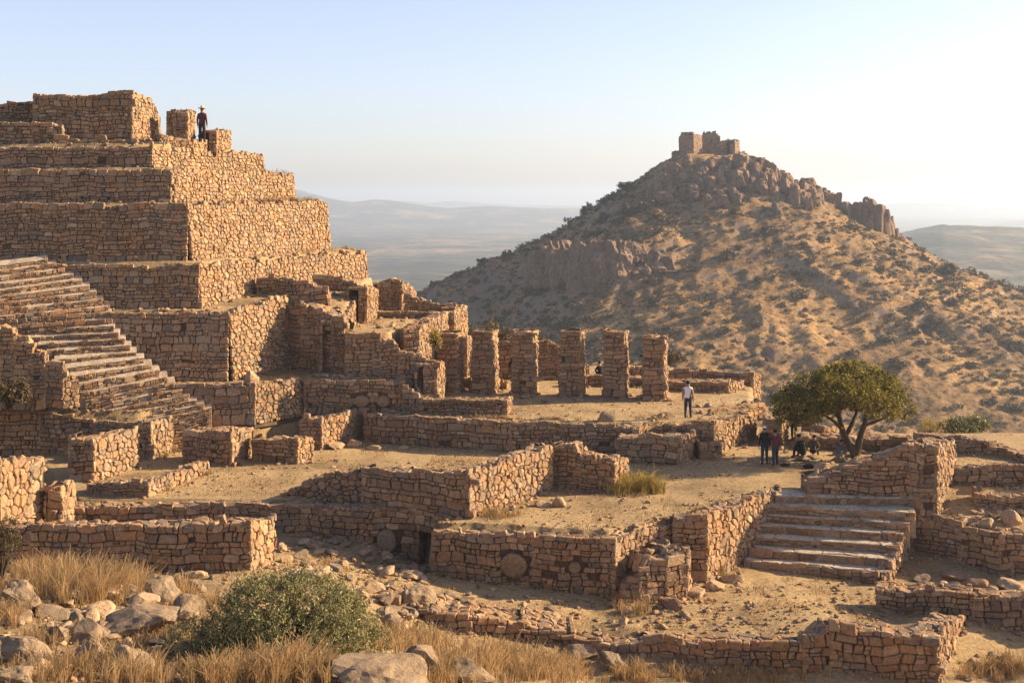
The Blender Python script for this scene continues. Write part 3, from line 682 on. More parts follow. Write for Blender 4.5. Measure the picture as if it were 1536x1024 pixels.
wall('ruin_buttress', 'collapsed stepped buttress of rough blocks against the front corner', 'wall', [(931,884,914,44.0),(960,856,910,44.0),(972,836,906,44.1),(1000,832,900,44.3),(1030,824,892,44.6),(1036,828,884,46)], thick=1.6, h=.3, w=.4, ragged=.18, capkeep=.8)
# front steps
fs = empty('front_steps', W(1230, 868, 47.4), 'flight of wide stone steps descending at the right between two walls', 'staircase')
SL = [(1168,742,1389,746),(1158,757,1370,768),(1150,770,1361,783),(1143,786,1352,799),(1135,803,1345,817),(1128,821,1338,838),(1121,839,1331,857)]
rs = random.Random(9)
for i, (ul, vl, ur, vr) in enumerate(SL):
    z = -11.80-i*.325
    Yl = YZ(vl, z); Yr = YZ(vr, z); l = ((ul-CU)/F*Yl-.15, Yl, z); r = ((ur-CU)/F*Yr+.1, Yr, z)
    dx, dy = r[0]-l[0], r[1]-l[1]; L = math.hypot(dx, dy); dx /= L; dy /= L; N = (dy, -dx); mbS = MB(); ph = rs.uniform(0, 9)
    wv = lambda s: .03*math.sin(s*1.3+ph)
    def Mr(s, t, d): return (l[0]+dx*s+N[0]*(d+wv(s)), l[1]+dy*s+N[1]*(d+wv(s)), t+.02*math.sin(s*1.9+ph))
    coursed(mbS, 0, L, lambda s: z-.34, lambda s: z-.10, Mr, .27, .5, rs, prot=.02)
    def Mc(s, q, d): return (l[0]+dx*s-N[0]*(q+wv(s)-.03), l[1]+dy*s-N[1]*(q-wv(s)-.03), z+d*.4-.015+.008*math.sin(s*1.9+ph))
    rubble(mbS, 0, L, lambda s: 0, lambda s: 9, Mc, .60, .85, rs, t0=-.02, t1=1.0, prot=.03, gap=(.018, .034), dome=.0, m=2, tilt=.3)
    q = [(l[0], l[1]), (r[0], r[1]), (r[0]-N[0]*1.3, r[1]-N[1]*1.3), (l[0]-N[0]*1.3, l[1]-N[1]*1.3)]
    ins = .04; q = [(q[0][0]-N[0]*ins, q[0][1]-N[1]*ins), (q[1][0]-N[0]*ins, q[1][1]-N[1]*ins), q[2], q[3]]
    mbS.add([(a, b, z-.045) for a, b in q]+[(a, b, z-1.0) for a, b in q], [(0, 1, 2, 3), (0, 1, 5, 4), (1, 2, 6, 5), (2, 3, 7, 6), (3, 0, 4, 7)], 1)
    o = mbS.build('step', [M_stone, M_tread, M_pale], origin=l, smooth=False); o.parent = fs; o.location = tuple(o.location[k]-fs.location[k] for k in range(3))
wall('stair_flank_wall', 'tall ramped wall behind the front steps with a bright right face', 'wall', [(1212,724,745,50.9),(1250,709,748,50.9),(1310,690,752,50.7),(1365,671,758,50.4),(1382,664,768,50.1),(1405,668,770,49.9),(1431,659,746,53.6)], thick=1.3, h=.24, w=.42, ragged=.04)
wall('stair_parapet', 'sloping sunlit parapet on the right side of the front steps', 'wall', [(1326,866,884,46.7),(1336,848,880,47.2),(1346,826,876,48.1),(1357,800,872,49.0),(1368,776,866,50.1),(1376,764,860,50.9)], thick=.4, h=.28, w=.36, ragged=.08)
wall('stair_parapet', 'short shaded block closing the top right of the front steps', 'wall', [(1366,752,775,50.2),(1386,748,775,50.2),(1392,744,770,51.3)], thick=.7, h=.3)
wall('retaining_wall', 'shaded retaining wall right of the front steps above big fallen blocks', 'wall', [(1368,774,872,50.2),(1440,788,874,49.0),(1500,800,876,48.0),(1600,806,880,47.6)], thick=1.0, h=.27, w=.45, ragged=.16)
wall('court_wall', 'shaded wall with pale flat coping across the lower right corner', 'wall', [(1316,882,936,43.9),(1400,884,950,43.4),(1460,889,975,43.0),(1536,896,1000,42.6),(1660,900,1010,42.2)], thick=1.0, h=.24, w=.36, ragged=.04)
wall('front_wall', 'long front wall along the bottom right with a bright corner face', 'wall', [(858,958,985,41.0),(900,962,1010,40.6),(1205,966,1040,39.6),(1246,938,1040,39.7),(1407,955,1060,39.2),(1422,938,1050,40.6),(1447,922,1020,42.6)], thick=.9, h=.29, w=.42, ragged=.06)
wall('front_wall', 'low broken line of wall trailing left from the long front wall', 'wall', [(560,900,925,41.2),(640,912,946,41),(700,922,956,40.8),(780,934,972,41),(862,950,990,41)], thick=1.8, h=.24, w=.4, ragged=.12)
# right background ruins
wall('far_wall', 'stepped low wall at the right edge beyond the bright stair flank', 'wall', [(1374,652,684,58.4),(1440,656,686,58.0),(1480,661,688,57.6),(1482,667,688,57.5),(1510,673,690,57),(1540,685,700,55.8),(1600,700,715,54.5)], thick=.8, h=.2, ragged=.06)
wall('far_wall', 'dark wall of stacked stones at the right edge right of the bright stair flank', 'wall', [(1431,700,732,52.9),(1480,698,733,52.6),(1536,700,735,52.4),(1640,703,738,52.0)], thick=.7, h=.25)
wall('far_wall', 'low kerb wall above the rubble heap at the right edge', 'wall', [(1462,742,762,51),(1536,744,764,50.6),(1640,748,768,50.2)], thick=.8, h=.24)
wall('far_wall', 'long low wall in the shade behind the tree', 'wall', [(1196,654,673,60.3),(1290,656,675,60.0),(1384,659,679,59.2)], thick=1.2, h=.22, ragged=.04)
wall('far_wall', 'sunlit wall seen through the lower leaves of the tree', 'wall', [(1150,628,669,61.2),(1172,627,669,61.2),(1182,624,665,62.8)], thick=.8, h=.22)
wall('far_wall', 'second low sunlit wall left of the tree trunk', 'wall', [(1204,634,666,62.0),(1236,641,666,61.8),(1262,645,664,62.6)], thick=.8, h=.22)

print('walls done', len(bpy.data.objects))

# ---------------------------------------------------------------- hill top castle and crags
def hitv(u, v, fn=gza, Y0=14., Y1=90., n=800):
    u = np.asarray(u, float); v = np.asarray(v, float); out = np.full(u.shape, np.nan); done = np.zeros(u.shape, bool)
    for Y in np.geomspace(Y0, Y1, n):
        x = (u-CU)/F*Y; z = -(v-HV)/F*Y
        g = fn(x, np.full(u.shape, Y)); k = (~done) & (g >= z); out[k] = Y; done |= k
        if done.all(): break
    x = (u-CU)/F*out; ok = ~np.isnan(out)
    return x, out, np.where(ok, fn(np.nan_to_num(x), np.where(ok, out, 50)), 0), ok

cas = empty('ruined_castle', W(1060, 240, 417), 'small ruined stone castle crowning the rocky hill', 'castle')
for nm, p, th in [('tower', [(1021,204,246,415),(1029,201,246,415),(1033,203,246,415),(1040,201,246,415),(1053,206,242,421)], 4.5),
                  ('keep', [(1054,208,246,424),(1057,199,246,424),(1074,199,246,424),(1080,209,246,424),(1083,222,246,424)], 3),
                  ('curtain_wall', [(1050,229,252,417),(1085,229,254,415.5),(1099,232,258,415.5)], 2),
                  ('rear_wall', [(1078,214,246,426),(1092,210,246,426),(1098,214,246,426)], 2),
                  ('tower', [(1096,214,258,415),(1102,211,260,415),(1109,213,258,420)], 3),
                  ('outer_wall', [(1009,229,246,418),(1013,225,246,418),(1021,226,246,418)], 3),
                  ('inner_wall', [(1068,222,250,420),(1074,215,250,420),(1082,226,250,420),(1090,223,250,420)], 1.5), ('collapsed_wall', [(1108,232,262,417),(1113,240,264,417),(1122,248,266,417)], 2)]:
    make_wall(nm, p, thick=th, h=.75, w=1.1, ragged=.8, parent=cas, mats=[M_castle, M_mortar], capsize=1.3, ext=2.0, batter=.03)
wall('hill_hut_ruin', 'tiny square stone ruin on the hill slope below and left of the castle', 'ruin', [(971,278,300,399),(976,276,300,399),(999,280,300,402)], thick=3, h=.6, w=.9, ragged=.3, mats=[M_castle, M_mortar], capsize=1.2, ext=2)

def outcrop(name, label, blocks, seed, group=None):
    """blocks: (u, vtop, vbase, width px, Y)"""
    rr = random.Random(seed); VV = []; FF = []; off = 0; org = None
    for (u, vt, vb, wp, Y) in blocks:
        x, y, zb = W(u, vb, Y); zt = -(vt-HV)/F*Y; w_ = wp/F*Y
        hgt = (zt-zb)/2+.6
        v, f = ico(3); v = np.sign(v)*np.abs(v)**rr.uniform(.35, .6); oo = rr.uniform(0, 99)
        dn_ = np.array([mn.fractal((a[0]*1.2+oo, a[1]*1.2+oo, a[2]*1.9), 1.0, 2.2, 4) for a in v]); st_p = np.round(v[:, 2]*2.5+dn_)*.5
        v = v*(1+.28*dn_+.10*np.sin(st_p*9+oo))[:, None]; v[:, 0] *= 1-.22*np.clip(v[:, 2], 0, 1); v[:, 1] *= 1-.22*np.clip(v[:, 2], 0, 1)
        v = v*np.array((w_*.52, w_*rr.uniform(.45, .8), hgt)); a_ = rr.uniform(-.6, .6); v = np.stack([v[:, 0]*math.cos(a_)-v[:, 1]*math.sin(a_)+v[:, 2]*rr.uniform(-.12, .12), v[:, 0]*math.sin(a_)+v[:, 1]*math.cos(a_), v[:, 2]], 1)
        v = v+np.array([x, y, (zt+zb)/2-.5]); 
        if org is None: org = np.array([x, y, zb])
        VV.append(v-org); FF += [tuple(i+off for i in q) for q in f]; off += len(v)
    o = npmesh(name, np.concatenate(VV), np.array(FF), M_crag, smooth=False); o.location = org
    return tag(o, label, 'rocks', group)
rr = random.Random(3)
bl = [(1212,282,322,26,409),(1228,284,338,24,407),(1240,292,340,20,406),(1251,296,345,16,405),(1264,303,348,15,404),(1276,309,352,12,405),(1284,306,362,16,403),(1294,301,372,14,402),(1305,302,374,20,402),(1312,312,380,18,400),(1324,320,376,15,401),(1334,330,380,13,402),(1342,346,386,11,402),(1298,330,385,16,399),(1270,335,362,14,399)]
outcrop('rock_crag', 'jagged dark crags on the right shoulder of the hill', [(u+4, a-2, b+4, w_*1.15, Y) for u, a, b, w_, Y in bl], 5)
bl = []
for k in range(90):
    u = rr.uniform(1105, 1230); t = (u-1110)/100; v = 246+t*34+abs(rr.gauss(0, 1))*16
    x, y, z, ok = hitv([u], [v], vgrid, 250, 440, 500)
    if ok[0]: s = rr.uniform(6, 17); bl.append((u, v-s*rr.uniform(.8, 1.5), v+4, s, float(y[0])))
outcrop('rock_crag', 'broken boulders running down the ridge right of the castle', bl, 6)
bl = []
for k in range(80):
    u = rr.uniform(975, 1135); v = rr.uniform(240, 306)
    if abs(u-1055) > (v-235)*1.3+25: continue
    x, y, z, ok = hitv([u], [v], vgrid, 250, 440, 500)
    if ok[0]: s = rr.uniform(6, 16); bl.append((u, v-s*rr.uniform(.6, 1.1), v+3, s*1.1, float(y[0])))
outcrop('rock_crag', 'rounded grey boulders on the slope just below the castle', bl, 7)
bl = []
for k in range(120):
    u = 800+(k % 40)*5.2+rr.uniform(-4, 4); top = np.interp(u, [800, 830, 900, 960, 1000], [380, 367, 362, 366, 382])+rr.uniform(-3, 6)+(k//40)*rr.uniform(9, 20); base = np.interp(u, [800, 850, 900, 960, 1005], [432, 430, 422, 406, 398])
    x, y, z, ok = hitv([u], [base], vgrid, 250, 440, 500)
    if ok[0]: bl.append((u, top, min(base+4, top+rr.uniform(22, 44)), rr.uniform(12, 26), float(y[0])+2.5-(k//40)*1.1+rr.uniform(0, 1.2)))
outcrop('rock_cliff', 'band of upright dark cliff rock across the left flank of the hill', bl, 8)

# ---------------------------------------------------------------- leaves, shrubs, trees
def leaves_np(cent, size, rr, asp=.5, up=0.0):
    n = len(cent); a = rr.normal(size=(n, 3)); a[:, 2] = a[:, 2]+up; a /= np.linalg.norm(a, axis=1)[:, None]
    b = rr.normal(size=(n, 3)); b -= (b*a).sum(1)[:, None]*a; b /= np.linalg.norm(b, axis=1)[:, None]
    s = size*rr.uniform(.6, 1.4, n)[:, None]; a = a*s; b = b*s*asp
    V = np.stack([cent-a, cent-b*.8-a*.1, cent+a, cent+b*.8-a*.1], 1).reshape(-1, 3)
    return V, np.arange(n*4).reshape(n, 4)
def shrub_cloud(rr, lumps, nclus, nleaf, sig, shell=.55):
    """lumps: (x,y,z,rx,ry,rz)"""
    L = np.array(lumps); vol = L[:, 3]*L[:, 4]*L[:, 5]; vol = vol**.8; vol /= vol.sum()
    k = rr.choice(len(L), nclus, p=vol); d = rr.normal(size=(nclus, 3)); d /= np.linalg.norm(d, axis=1)[:, None]
    r = rr.uniform(shell, 1.0, nclus)**.7; c = L[k, :3]+d*r[:, None]*L[k, 3:]
    n = rr.poisson(nleaf, nclus)+1; cc = np.repeat(c, n, 0)
    return cc+rr.normal(size=cc.shape)*sig, c
def tube(mb, pts, rad, m=0, k=7):
    P = [Vector(p) for p in pts]; n = len(P); V = []; 
    for i in range(n):
        d = (P[min(i+1, n-1)]-P[max(i-1, 0)]).normalized(); a = d.cross(Vector((.3, .9, .1))).normalized(); b = d.cross(a)
        for j in range(k):
            t = 2*math.pi*j/k; q = P[i]+(a*math.cos(t)+b*math.sin(t))*rad[i]*(1+.12*math.sin(3*t+i)); V.append(tuple(q))
    Fc = [(i*k+j, i*k+(j+1) % k, (i+1)*k+(j+1) % k, (i+1)*k+j) for i in range(n-1) for j in range(k)]
    mb.add(V, Fc, m)

rn = np.random.RandomState(12)
# hill shrubs
protos = []
for q in range(6):
    r_ = np.random.RandomState(q)
    lm = [(r_.uniform(-.35, .35), r_.uniform(-.35, .35), r_.uniform(.25, .45), r_.uniform(.4, .65), r_.uniform(.4, .6), r_.uniform(.3, .45)) for _ in range(4)]
    cc, _ = shrub_cloud(r_, lm, 46, 5, .07, .4); cc = cc[cc[:, 2] > -.05]
    V_, Q_ = leaves_np(cc, .115, r_, .75); me = npmesh('hill_shrub', V_, Q_, M_scrub); protos.append(me.data); bpy.data.objects.remove(me)
N = 17000
X = rn.uniform(-95, 210, N); Y = rn.uniform(255, 440, N)
dens = vnoise(X*.05, Y*.05, 5); leftd = np.clip((58-X-(Y-380)*.3)/25, 0, 1)
keep = rn.uniform(0, 1, N) < np.clip(.45+1.1*(dens-.42)+.5*leftd, .10, .97)
X = X[keep]; Y = Y[keep]; S = rn.uniform(.8, 1.0, len(X))*np.exp(rn.normal(0, .5, len(X)))*1.0
S = np.clip(S, .5, 3.4); Z = vgrid(X, Y)
S = np.where(np.hypot(X-PK[0], Y-PK[1]) < 26, np.minimum(S, .9), S)
kk = (S > 2.6) & (rn.uniform(0, 1, len(S)) < .3); S[kk] *= 1.3
Uu = CU+F*X/Y
vis = (Uu > 620) & (Uu < 1580)
order = np.argsort(-(S/Y)*vis)
for i in order[:295]:
    o = bpy.data.objects.new('hill_shrub', protos[int(i) % 6]); C.objects.link(o)
    o.location = (X[i], Y[i], Z[i]-.15); o.scale = (S[i]*rn.uniform(.9, 1.3), S[i]*rn.uniform(.9, 1.3), S[i]*rn.uniform(.8, 1.1)); o.rotation_euler = (0, 0, rn.uniform(0, 6.28))
    tag(o, 'dusty olive shrub on the dry grass slope of the hill', 'shrub', 'shrubs scattered over the hill')
rest = order[295:]; LV = []
for q in range(6):
    d = protos[q]; co = np.zeros(len(d.vertices)*3); d.vertices.foreach_get('co', co); co = co.reshape(-1, 4, 3)
    co = co[::2]; ids = [i for i in rest if i % 6 == q]
    for i in ids:
        t = rn.uniform(0, 6.28); c_, s_ = math.cos(t), math.sin(t); p = co*S[i]*np.array([1.1, 1.1, .9])
        LV.append(np.stack([p[..., 0]*c_-p[..., 1]*s_+X[i], p[..., 0]*s_+p[..., 1]*c_+Y[i], p[..., 2]*1.0+Z[i]-.15], -1).reshape(-1, 3))
LV = np.concatenate(LV); tag(npmesh('hillside_scrub', LV, np.arange(len(LV)).reshape(-1, 4), M_scrub), kind='stuff')
n_ = 1500; X2 = rn.uniform(-70, 200, n_); Y2 = rn.uniform(260, 425, n_); kp = vnoise(X2*.06, Y2*.06, 44) > .50; X2 = X2[kp]; Y2 = Y2[kp]; Z2 = vgrid(X2, Y2); gv = []; gf = []; off = 0
bs_ = [rock_np(800+q, 1, (1, .8, .8), 0, 6) for q in range(6)]
for q in range(len(X2)):
    v_, f_ = bs_[q % 6]; s_ = .3+1.1*rn.rand()**2.5; t = rn.uniform(0, 6.28); gv.append(np.stack([v_[:, 0]*math.cos(t)-v_[:, 1]*math.sin(t), v_[:, 0]*math.sin(t)+v_[:, 1]*math.cos(t), v_[:, 2]], 1)*s_+np.array([X2[q], Y2[q], Z2[q]])); gf.append(np.array(f_)+off); off += len(v_)
tag(npmesh('hillside_scree', np.concatenate(gv), np.concatenate(gf), M_crag), kind='stuff')
# silhouette bushes on the hill crest
def bush(name, label, u, v, wpx, hpx, Y, mat_, group=None, n=(220, 10), leaf=.10, asp=.6, seed=0, stem=True, zb=None, cat='bush', trunk_h=.25, up=0, lumps=9, shell=.5):
    x, y, z = W(u, v, Y)
    if zb is not None: z = zb
    w_ = wpx/F*Y; h_ = hpx/F*Y; r_ = np.random.RandomState(seed+7)
    o = empty(name, (x, y, z), label, cat, group)
    lm = [(r_.uniform(-.32, .32)*w_, r_.uniform(-.25, .25)*w_, h_*r_.uniform(trunk_h+.12, .72), w_*r_.uniform(.16, .27), w_*r_.uniform(.16, .26), h_*r_.uniform(.18, .30)) for _ in range(lumps)]
    cc, cl = shrub_cloud(r_, lm, n[0], n[1], leaf*1.1, shell); cc = cc[cc[:, 2] > .02]
    V_, Q_ = leaves_np(cc, leaf, r_, asp, up); npmesh('foliage', V_, Q_, mat_, o)
    mb = MB()
    for k in range(min(60, len(cl))):
        c = cl[k]; tube(mb, [(c[0]*.08, c[1]*.08, -.05), (c[0]*.45, c[1]*.45, c[2]*.45), tuple(c)], [.012*h_+.006, .008*h_+.004, .003], k=4)
    mb.build('stem', M_bark, o); return o
bush('hill_tree', 'small dark tree on the left skyline of the hill', 941, 288, 26, 17, 412, M_scrub, n=(60, 16), leaf=.28, seed=1, cat='tree', trunk_h=.35)
bush('hill_tree', 'low dark bush on the hill skyline below the small tree', 917, 300, 18, 10, 414, M_scrub, n=(50, 14), leaf=.28, seed=2)
bush('hill_tree', 'tiny flat topped tree on the ridge right of the castle', 1141, 248, 12, 9, 414, M_scrub, n=(40, 12), leaf=.22, seed=3, cat='tree', trunk_h=.45)
# thicket beyond the column terrace, right hand green shrubs
for i, (u, v, w_, h_, Y) in enumerate([(706,540,50,58,88),(748,540,60,62,90),(800,545,60,48,92),(660,520,40,40,92),(1000,545,60,22,96)]):
    bush('thicket_bush', ['grey brown leafless bush behind the first column', 'tall brown bush behind the second column', 'brown bush behind the round topped wall', 'brown bush above the sunlit wall', 'low bush behind the long back wall'][i], u, v, w_, h_, Y, M_scrub, 'brown bushes beyond the column terrace', n=(420, 10), leaf=.09, asp=.35, seed=20+i)
bush('green_shrub', 'wide low green shrub behind the walls at the right edge', 1462, 664, 110, 36, 74, M_bush, n=(500, 12), leaf=.08, seed=31, trunk_h=0)
bush('dry_thicket', 'dry leafless thicket right of the tree crown', 1392, 664, 56, 44, 70, M_ygrass, n=(160, 8), leaf=.06, asp=.3, seed=32)
bush('green_shrub', 'small dark olive shrub at the left edge beside the staircase foot', 12, 612, 74, 46, 56.5, M_scrub, n=(420, 12), leaf=.05, seed=33)
bush('olive_shrub', 'tall wispy olive shrub at the left edge above the dry grass', 2, 862, 84, 92, 31, M_scrub, n=(700, 16), leaf=.035, asp=.3, seed=34, up=.8)
bush('orange_plant', 'small orange leaved plant at the foot of the retaining wall', 557, 660, 34, 26, 62.3, M_orange, n=(90, 10), leaf=.05, seed=35, trunk_h=0, cat='plant')
bush('yellow_shrub', 'yellow green plant growing on the bright wall left of the first column', 654, 525, 16, 34, 63.5, M_ygrass, n=(120, 10), leaf=.06, seed=36, cat='plant')
for i, (u, v, w_, h_, Y, m_) in enumerate([(1400,662,60,26,69,M_scrub),(1440,668,70,24,68,M_ygrass),(1500,668,60,30,70,M_scrub),(1545,672,60,30,68,M_bush),(1180,632,50,20,70,M_scrub),(1350,655,40,18,70,M_ygrass),(1165,610,40,22,74,M_scrub)]):
    x_, y_, z_ = W(u, v, Y); bush('low_shrub', ['brown low shrub right of the tree beyond the far wall', 'dry yellowish shrub beyond the stepped far wall', 'brown shrub beyond the dark stacked wall', 'green shrub at the right frame edge beyond the walls', 'low brown shrub left of the tree crown', 'dry shrub just right of the tree trunk', 'brown shrub at the far corner of the column terrace'][i], u, v, w_, h_, Y, m_, n=(260, 10), leaf=.07, asp=.4, seed=50+i, zb=gz(x_, y_)-.05, trunk_h=0)
# front green bush
hx = hitv([430], [985])[:3]; print('bush at', hx)
BY = float(hx[1][0])
o = empty('green_bush', (float(hx[0][0]), BY, float(hx[2][0])), 'large rounded green bush in the foreground among pale boulders', 'bush')
lm = []
for (u, v, ru, rv, dy) in [(440,920,112,62,0),(360,950,70,45,-.3),(510,945,62,48,.2),(290,965,48,36,-.5),(272,985,34,26,-.6),(400,900,70,38,.3),(470,900,65,38,.4),(555,960,34,30,.1),(430,965,120,35,-.5),(330,985,60,25,-.7)]:
    x, y, z = W(u, v, BY+dy+.4); lm.append((x-o.location[0], y-o.location[1], z-o.location[2], ru/F*BY, ru/F*BY*.8, rv/F*BY))
cc, cl = shrub_cloud(np.random.RandomState(5), lm, 2300, 17, .045, .62)
keepk = cc[:, 2] > -.05; cc = cc[keepk]
r6 = np.random.RandomState(6); sh_ = []
for c in cl[r6.choice(len(cl), 900, replace=False)]:
    d = c/np.linalg.norm(c+1e-6)+r6.normal(0, .25, 3); d[2] += .5; d /= np.linalg.norm(d); L_ = r6.uniform(.12, .34); sh_.append(c+d*np.linspace(0, L_, 9)[:, None]+r6.normal(0, .012, (9, 3)))
cc = np.concatenate([cc]+sh_); cc = cc[cc[:, 2] > -.05]
V_, Q_ = leaves_np(cc, .034, r6, .38, .9); npmesh('foliage', V_, Q_, M_bush, o)
mb = MB()
for k in range(220):
    c = cl[k]; tube(mb, [(c[0]*.1, c[1]*.1+.2, -.1), (c[0]*.5, c[1]*.5, c[2]*.4), tuple(c*1.02)], [.022, .013, .004], k=4)
mb.build('stem', M_bark, o)

# the big tree
TYy = YZ(692, -11.85); tx, tyy, tz = W(1287, 692, TYy)
tree = empty('shade_tree', (tx, tyy, tz), 'spreading dark green tree with a forked leaning trunk shading the resting people', 'tree')
def TP(u, v, dy=0): 
    a = W(u, v, TYy+dy); return (a[0]-tx, a[1]-tyy, a[2]-tz)
mb = MB()
tube(mb, [TP(1287,700), TP(1286,688), TP(1281,675), TP(1272,662,.1), TP(1264,648,.1), TP(1260,630,.2), TP(1256,612,.3), TP(1246,595,.4), TP(1236,575,.4)], [.30,.24,.21,.17,.15,.12,.10,.07,.03])
tube(mb, [TP(1284,682), TP(1288,668,-.1), TP(1292,650,-.2), TP(1297,636,-.3), TP(1299,618,-.4), TP(1306,598,-.5), TP(1312,580,-.5)], [.19,.15,.13,.11,.08,.06,.03])
tube(mb, [TP(1296,638,-.3), TP(1308,634,-.3), TP(1322,629,-.2), TP(1338,620,0), TP(1352,608,.1)], [.07,.065,.05,.04,.02])
tube(mb, [TP(1268,655,.1), TP(1277,638,.3), TP(1285,620,.6), TP(1284,600,.8), TP(1280,578,1)], [.11,.09,.075,.05,.02])
tube(mb, [TP(1264,645,.1), TP(1252,632,-.2), TP(1236,622,-.4), TP(1215,614,-.6), TP(1192,612,-.7)], [.09,.075,.06,.04,.02])
tube(mb, [TP(1260,628,.2), TP(1244,612,.5), TP(1222,600,.8), TP(1205,590,1)], [.07,.05,.04,.02])
tube(mb, [TP(1286,616,.6), TP(1300,600,1), TP(1322,588,1.4)], [.05,.035,.015])
lm = []
for (u, v, ru, rv, dy) in [(1182,618,24,20,-.5),(1190,600,32,22,-.4),(1215,580,36,22,0),(1247,565,38,20,.3),(1285,560,38,19,.4),(1318,572,32,20,.2),(1343,592,26,20,0),(1356,615,20,16,0),(1270,585,50,24,-1.2),(1225,607,38,18,-1.3),(1305,600,38,18,-1.2),(1258,572,48,22,1.6),(1310,590,38,22,1.6),(1205,606,38,22,1.5),(1335,612,24,14,-.8),(1190,632,20,10,-.8),(1215,628,20,9,-.9),(1262,550,26,9,.3),(1240,598,60,18,.2),(1320,625,22,8,.5)]:
    a = TP(u, v, dy); s_ = 1/F*TYy; lm.append((*a, ru*s_, max(ru*.7, rv)*s_, rv*s_))
cc, cl = shrub_cloud(np.random.RandomState(15), lm, 1500, 19, .10, .35)
V_, Q_ = leaves_np(cc, .068, np.random.RandomState(16), .5)
for k in range(160):
    c = Vector(cl[k]); b = Vector(TP(1270, 612, .2)) if c[0] < .6 else Vector(TP(1304, 606, -.3)); m_ = (b+c)/2+Vector((0, 0, -.12)); tube(mb, [tuple(b.lerp(m_, .4)), tuple(m_), tuple(c)], [.028, .018, .007], k=4)
mb.build('trunk', M_bark, tree); npmesh('crown', V_, Q_, M_tree, tree)

# ---------------------------------------------------------------- grasses
def blades(u, v, hgt, rr_, wid=.012, lean=.35, fn=gza):
    x, y, z, ok = hitv(u, v, fn)
    return blades_w(x[ok], y[ok], z[ok], hgt[ok] if hasattr(hgt, '__len__') else hgt, rr_, wid, lean)
def blades_w(x, y, z, hgt, rr_, wid=.012, lean=.35):
    n = len(x); h = hgt*rr_.uniform(.3, 1.05, n); a = rr_.uniform(0, 6.28, n); l = np.abs(rr_.normal(0, lean, n))*h
    dx = np.cos(a)*l; dy = np.sin(a)*l; b = rr_.uniform(-.7, .7, n); wx = np.cos(b)*wid*rr_.uniform(.6, 1.4, n); wy = np.sin(b)*wid
    P0 = np.stack([x-wx, y-wy, z-.03], 1); P1 = np.stack([x+wx, y+wy, z-.03], 1)
    P2 = np.stack([x+dx*.35+wx*.8, y+dy*.35+wy*.8, z+h*.6], 1); P3 = np.stack([x+dx*.35-wx*.8, y+dy*.35-wy*.8, z+h*.6], 1)
    P4 = np.stack([x+dx+wx*.5, y+dy+wy*.5, z+h*.97], 1); P5 = np.stack([x+dx-wx*.5, y+dy-wy*.5, z+h*.97], 1)
    V_ = np.stack([P0, P1, P2, P3, P4, P5], 1).reshape(-1, 3); o_ = np.arange(n)[:, None]*6
    return V_, np.concatenate([o_+np.array([[0, 1, 2, 3]]), o_+np.array([[3, 2, 4, 5]])], 0)
def tufts(regs, seed, wid, lean):
    r_ = np.random.RandomState(seed); U = []; Vv = []; H = []
    for (u, v, du, dv, n, h) in regs:
        nt_ = max(1, n//26); cu = u+r_.normal(0, .5, nt_)*du; cv = v+r_.normal(0, .5, nt_)*dv; k = r_.choice(nt_, n); hh = r_.uniform(.6, 1.15, nt_)
        U.append(cu[k]+r_.normal(0, 3.5, n)); Vv.append(cv[k]+r_.normal(0, 1.2, n)); H.append(h*hh[k])
    return blades(np.concatenate(U), np.concatenate(Vv), np.concatenate(H), r_, wid, lean)
regs = [(130,890,90,14,3400,.9),(225,892,50,14,1200,.6),(60,875,50,14,1500,.8),(20,930,40,14,500,.4),(60,1015,80,16,900,.38),(190,1015,60,12,1300,.5),(370,1018,110,12,2800,.52),(450,1005,60,12,1500,.6),
        (620,968,60,10,1500,.5),(740,1000,90,14,3000,.6),(830,1012,70,12,1500,.5),(690,1015,110,14,2000,.5),(960,1018,60,10,800,.55),(300,905,60,10,600,.35),(80,960,40,8,500,.3),(160,1000,60,12,900,.35),
        (935,905,10,6,200,.55),(960,918,30,8,500,.4),(1065,858,20,8,260,.35),(1500,1012,60,10,1500,.6),(60,812,40,8,300,.4),(1130,905,200,25,500,.1),(300,960,200,40,1400,.32),(660,900,60,14,500,.25),(480,850,50,12,300,.3),(1100,1020,160,10,1200,.4),(440,377,60,3,700,.35),(410,300,50,2,400,.3),(350,305,60,2,150,.2),(560,487,14,2,120,.25),(450,568,50,3,250,.2),(760,660,140,5,700,.22),(640,778,60,5,300,.2),(1130,690,60,4,200,.15),(1250,870,70,4,300,.15),(930,742,60,4,300,.2)]
V_, Q_ = tufts(regs, 3, .008, .5)
tag(npmesh('dry_grass', V_, Q_, M_grass), kind='stuff')
def area(n, us, vs, r_): return r_.uniform(*us, n), r_.uniform(*vs, n)
r_ = np.random.RandomState(8); U = []; Vv = []
for us, vs, n in [((200,720),(690,745),5000),((540,780),(662,695),2500),((640,1100),(690,800),7000),((930,1320),(880,948),4500),((0,600),(860,1024),6000),((600,1000),(900,1024),4000),((1430,1536),(680,760),900),((560,1140),(600,632),1500),((1140,1420),(650,700),1200)]:
    a, b = area(n, us, vs, r_); U.append(a); Vv.append(b)
U = np.concatenate(U); Vv = np.concatenate(Vv); k = vnoise(U*.03, Vv*.08, 3) > .48; 
V_, Q_ = blades(U[k], Vv[k], .10, r_, .012, .6); tag(npmesh('grass_stubble', V_, Q_, M_grass), kind='stuff')
rw = np.random.RandomState(77); wx_ = []; wy_ = []; wh_ = []
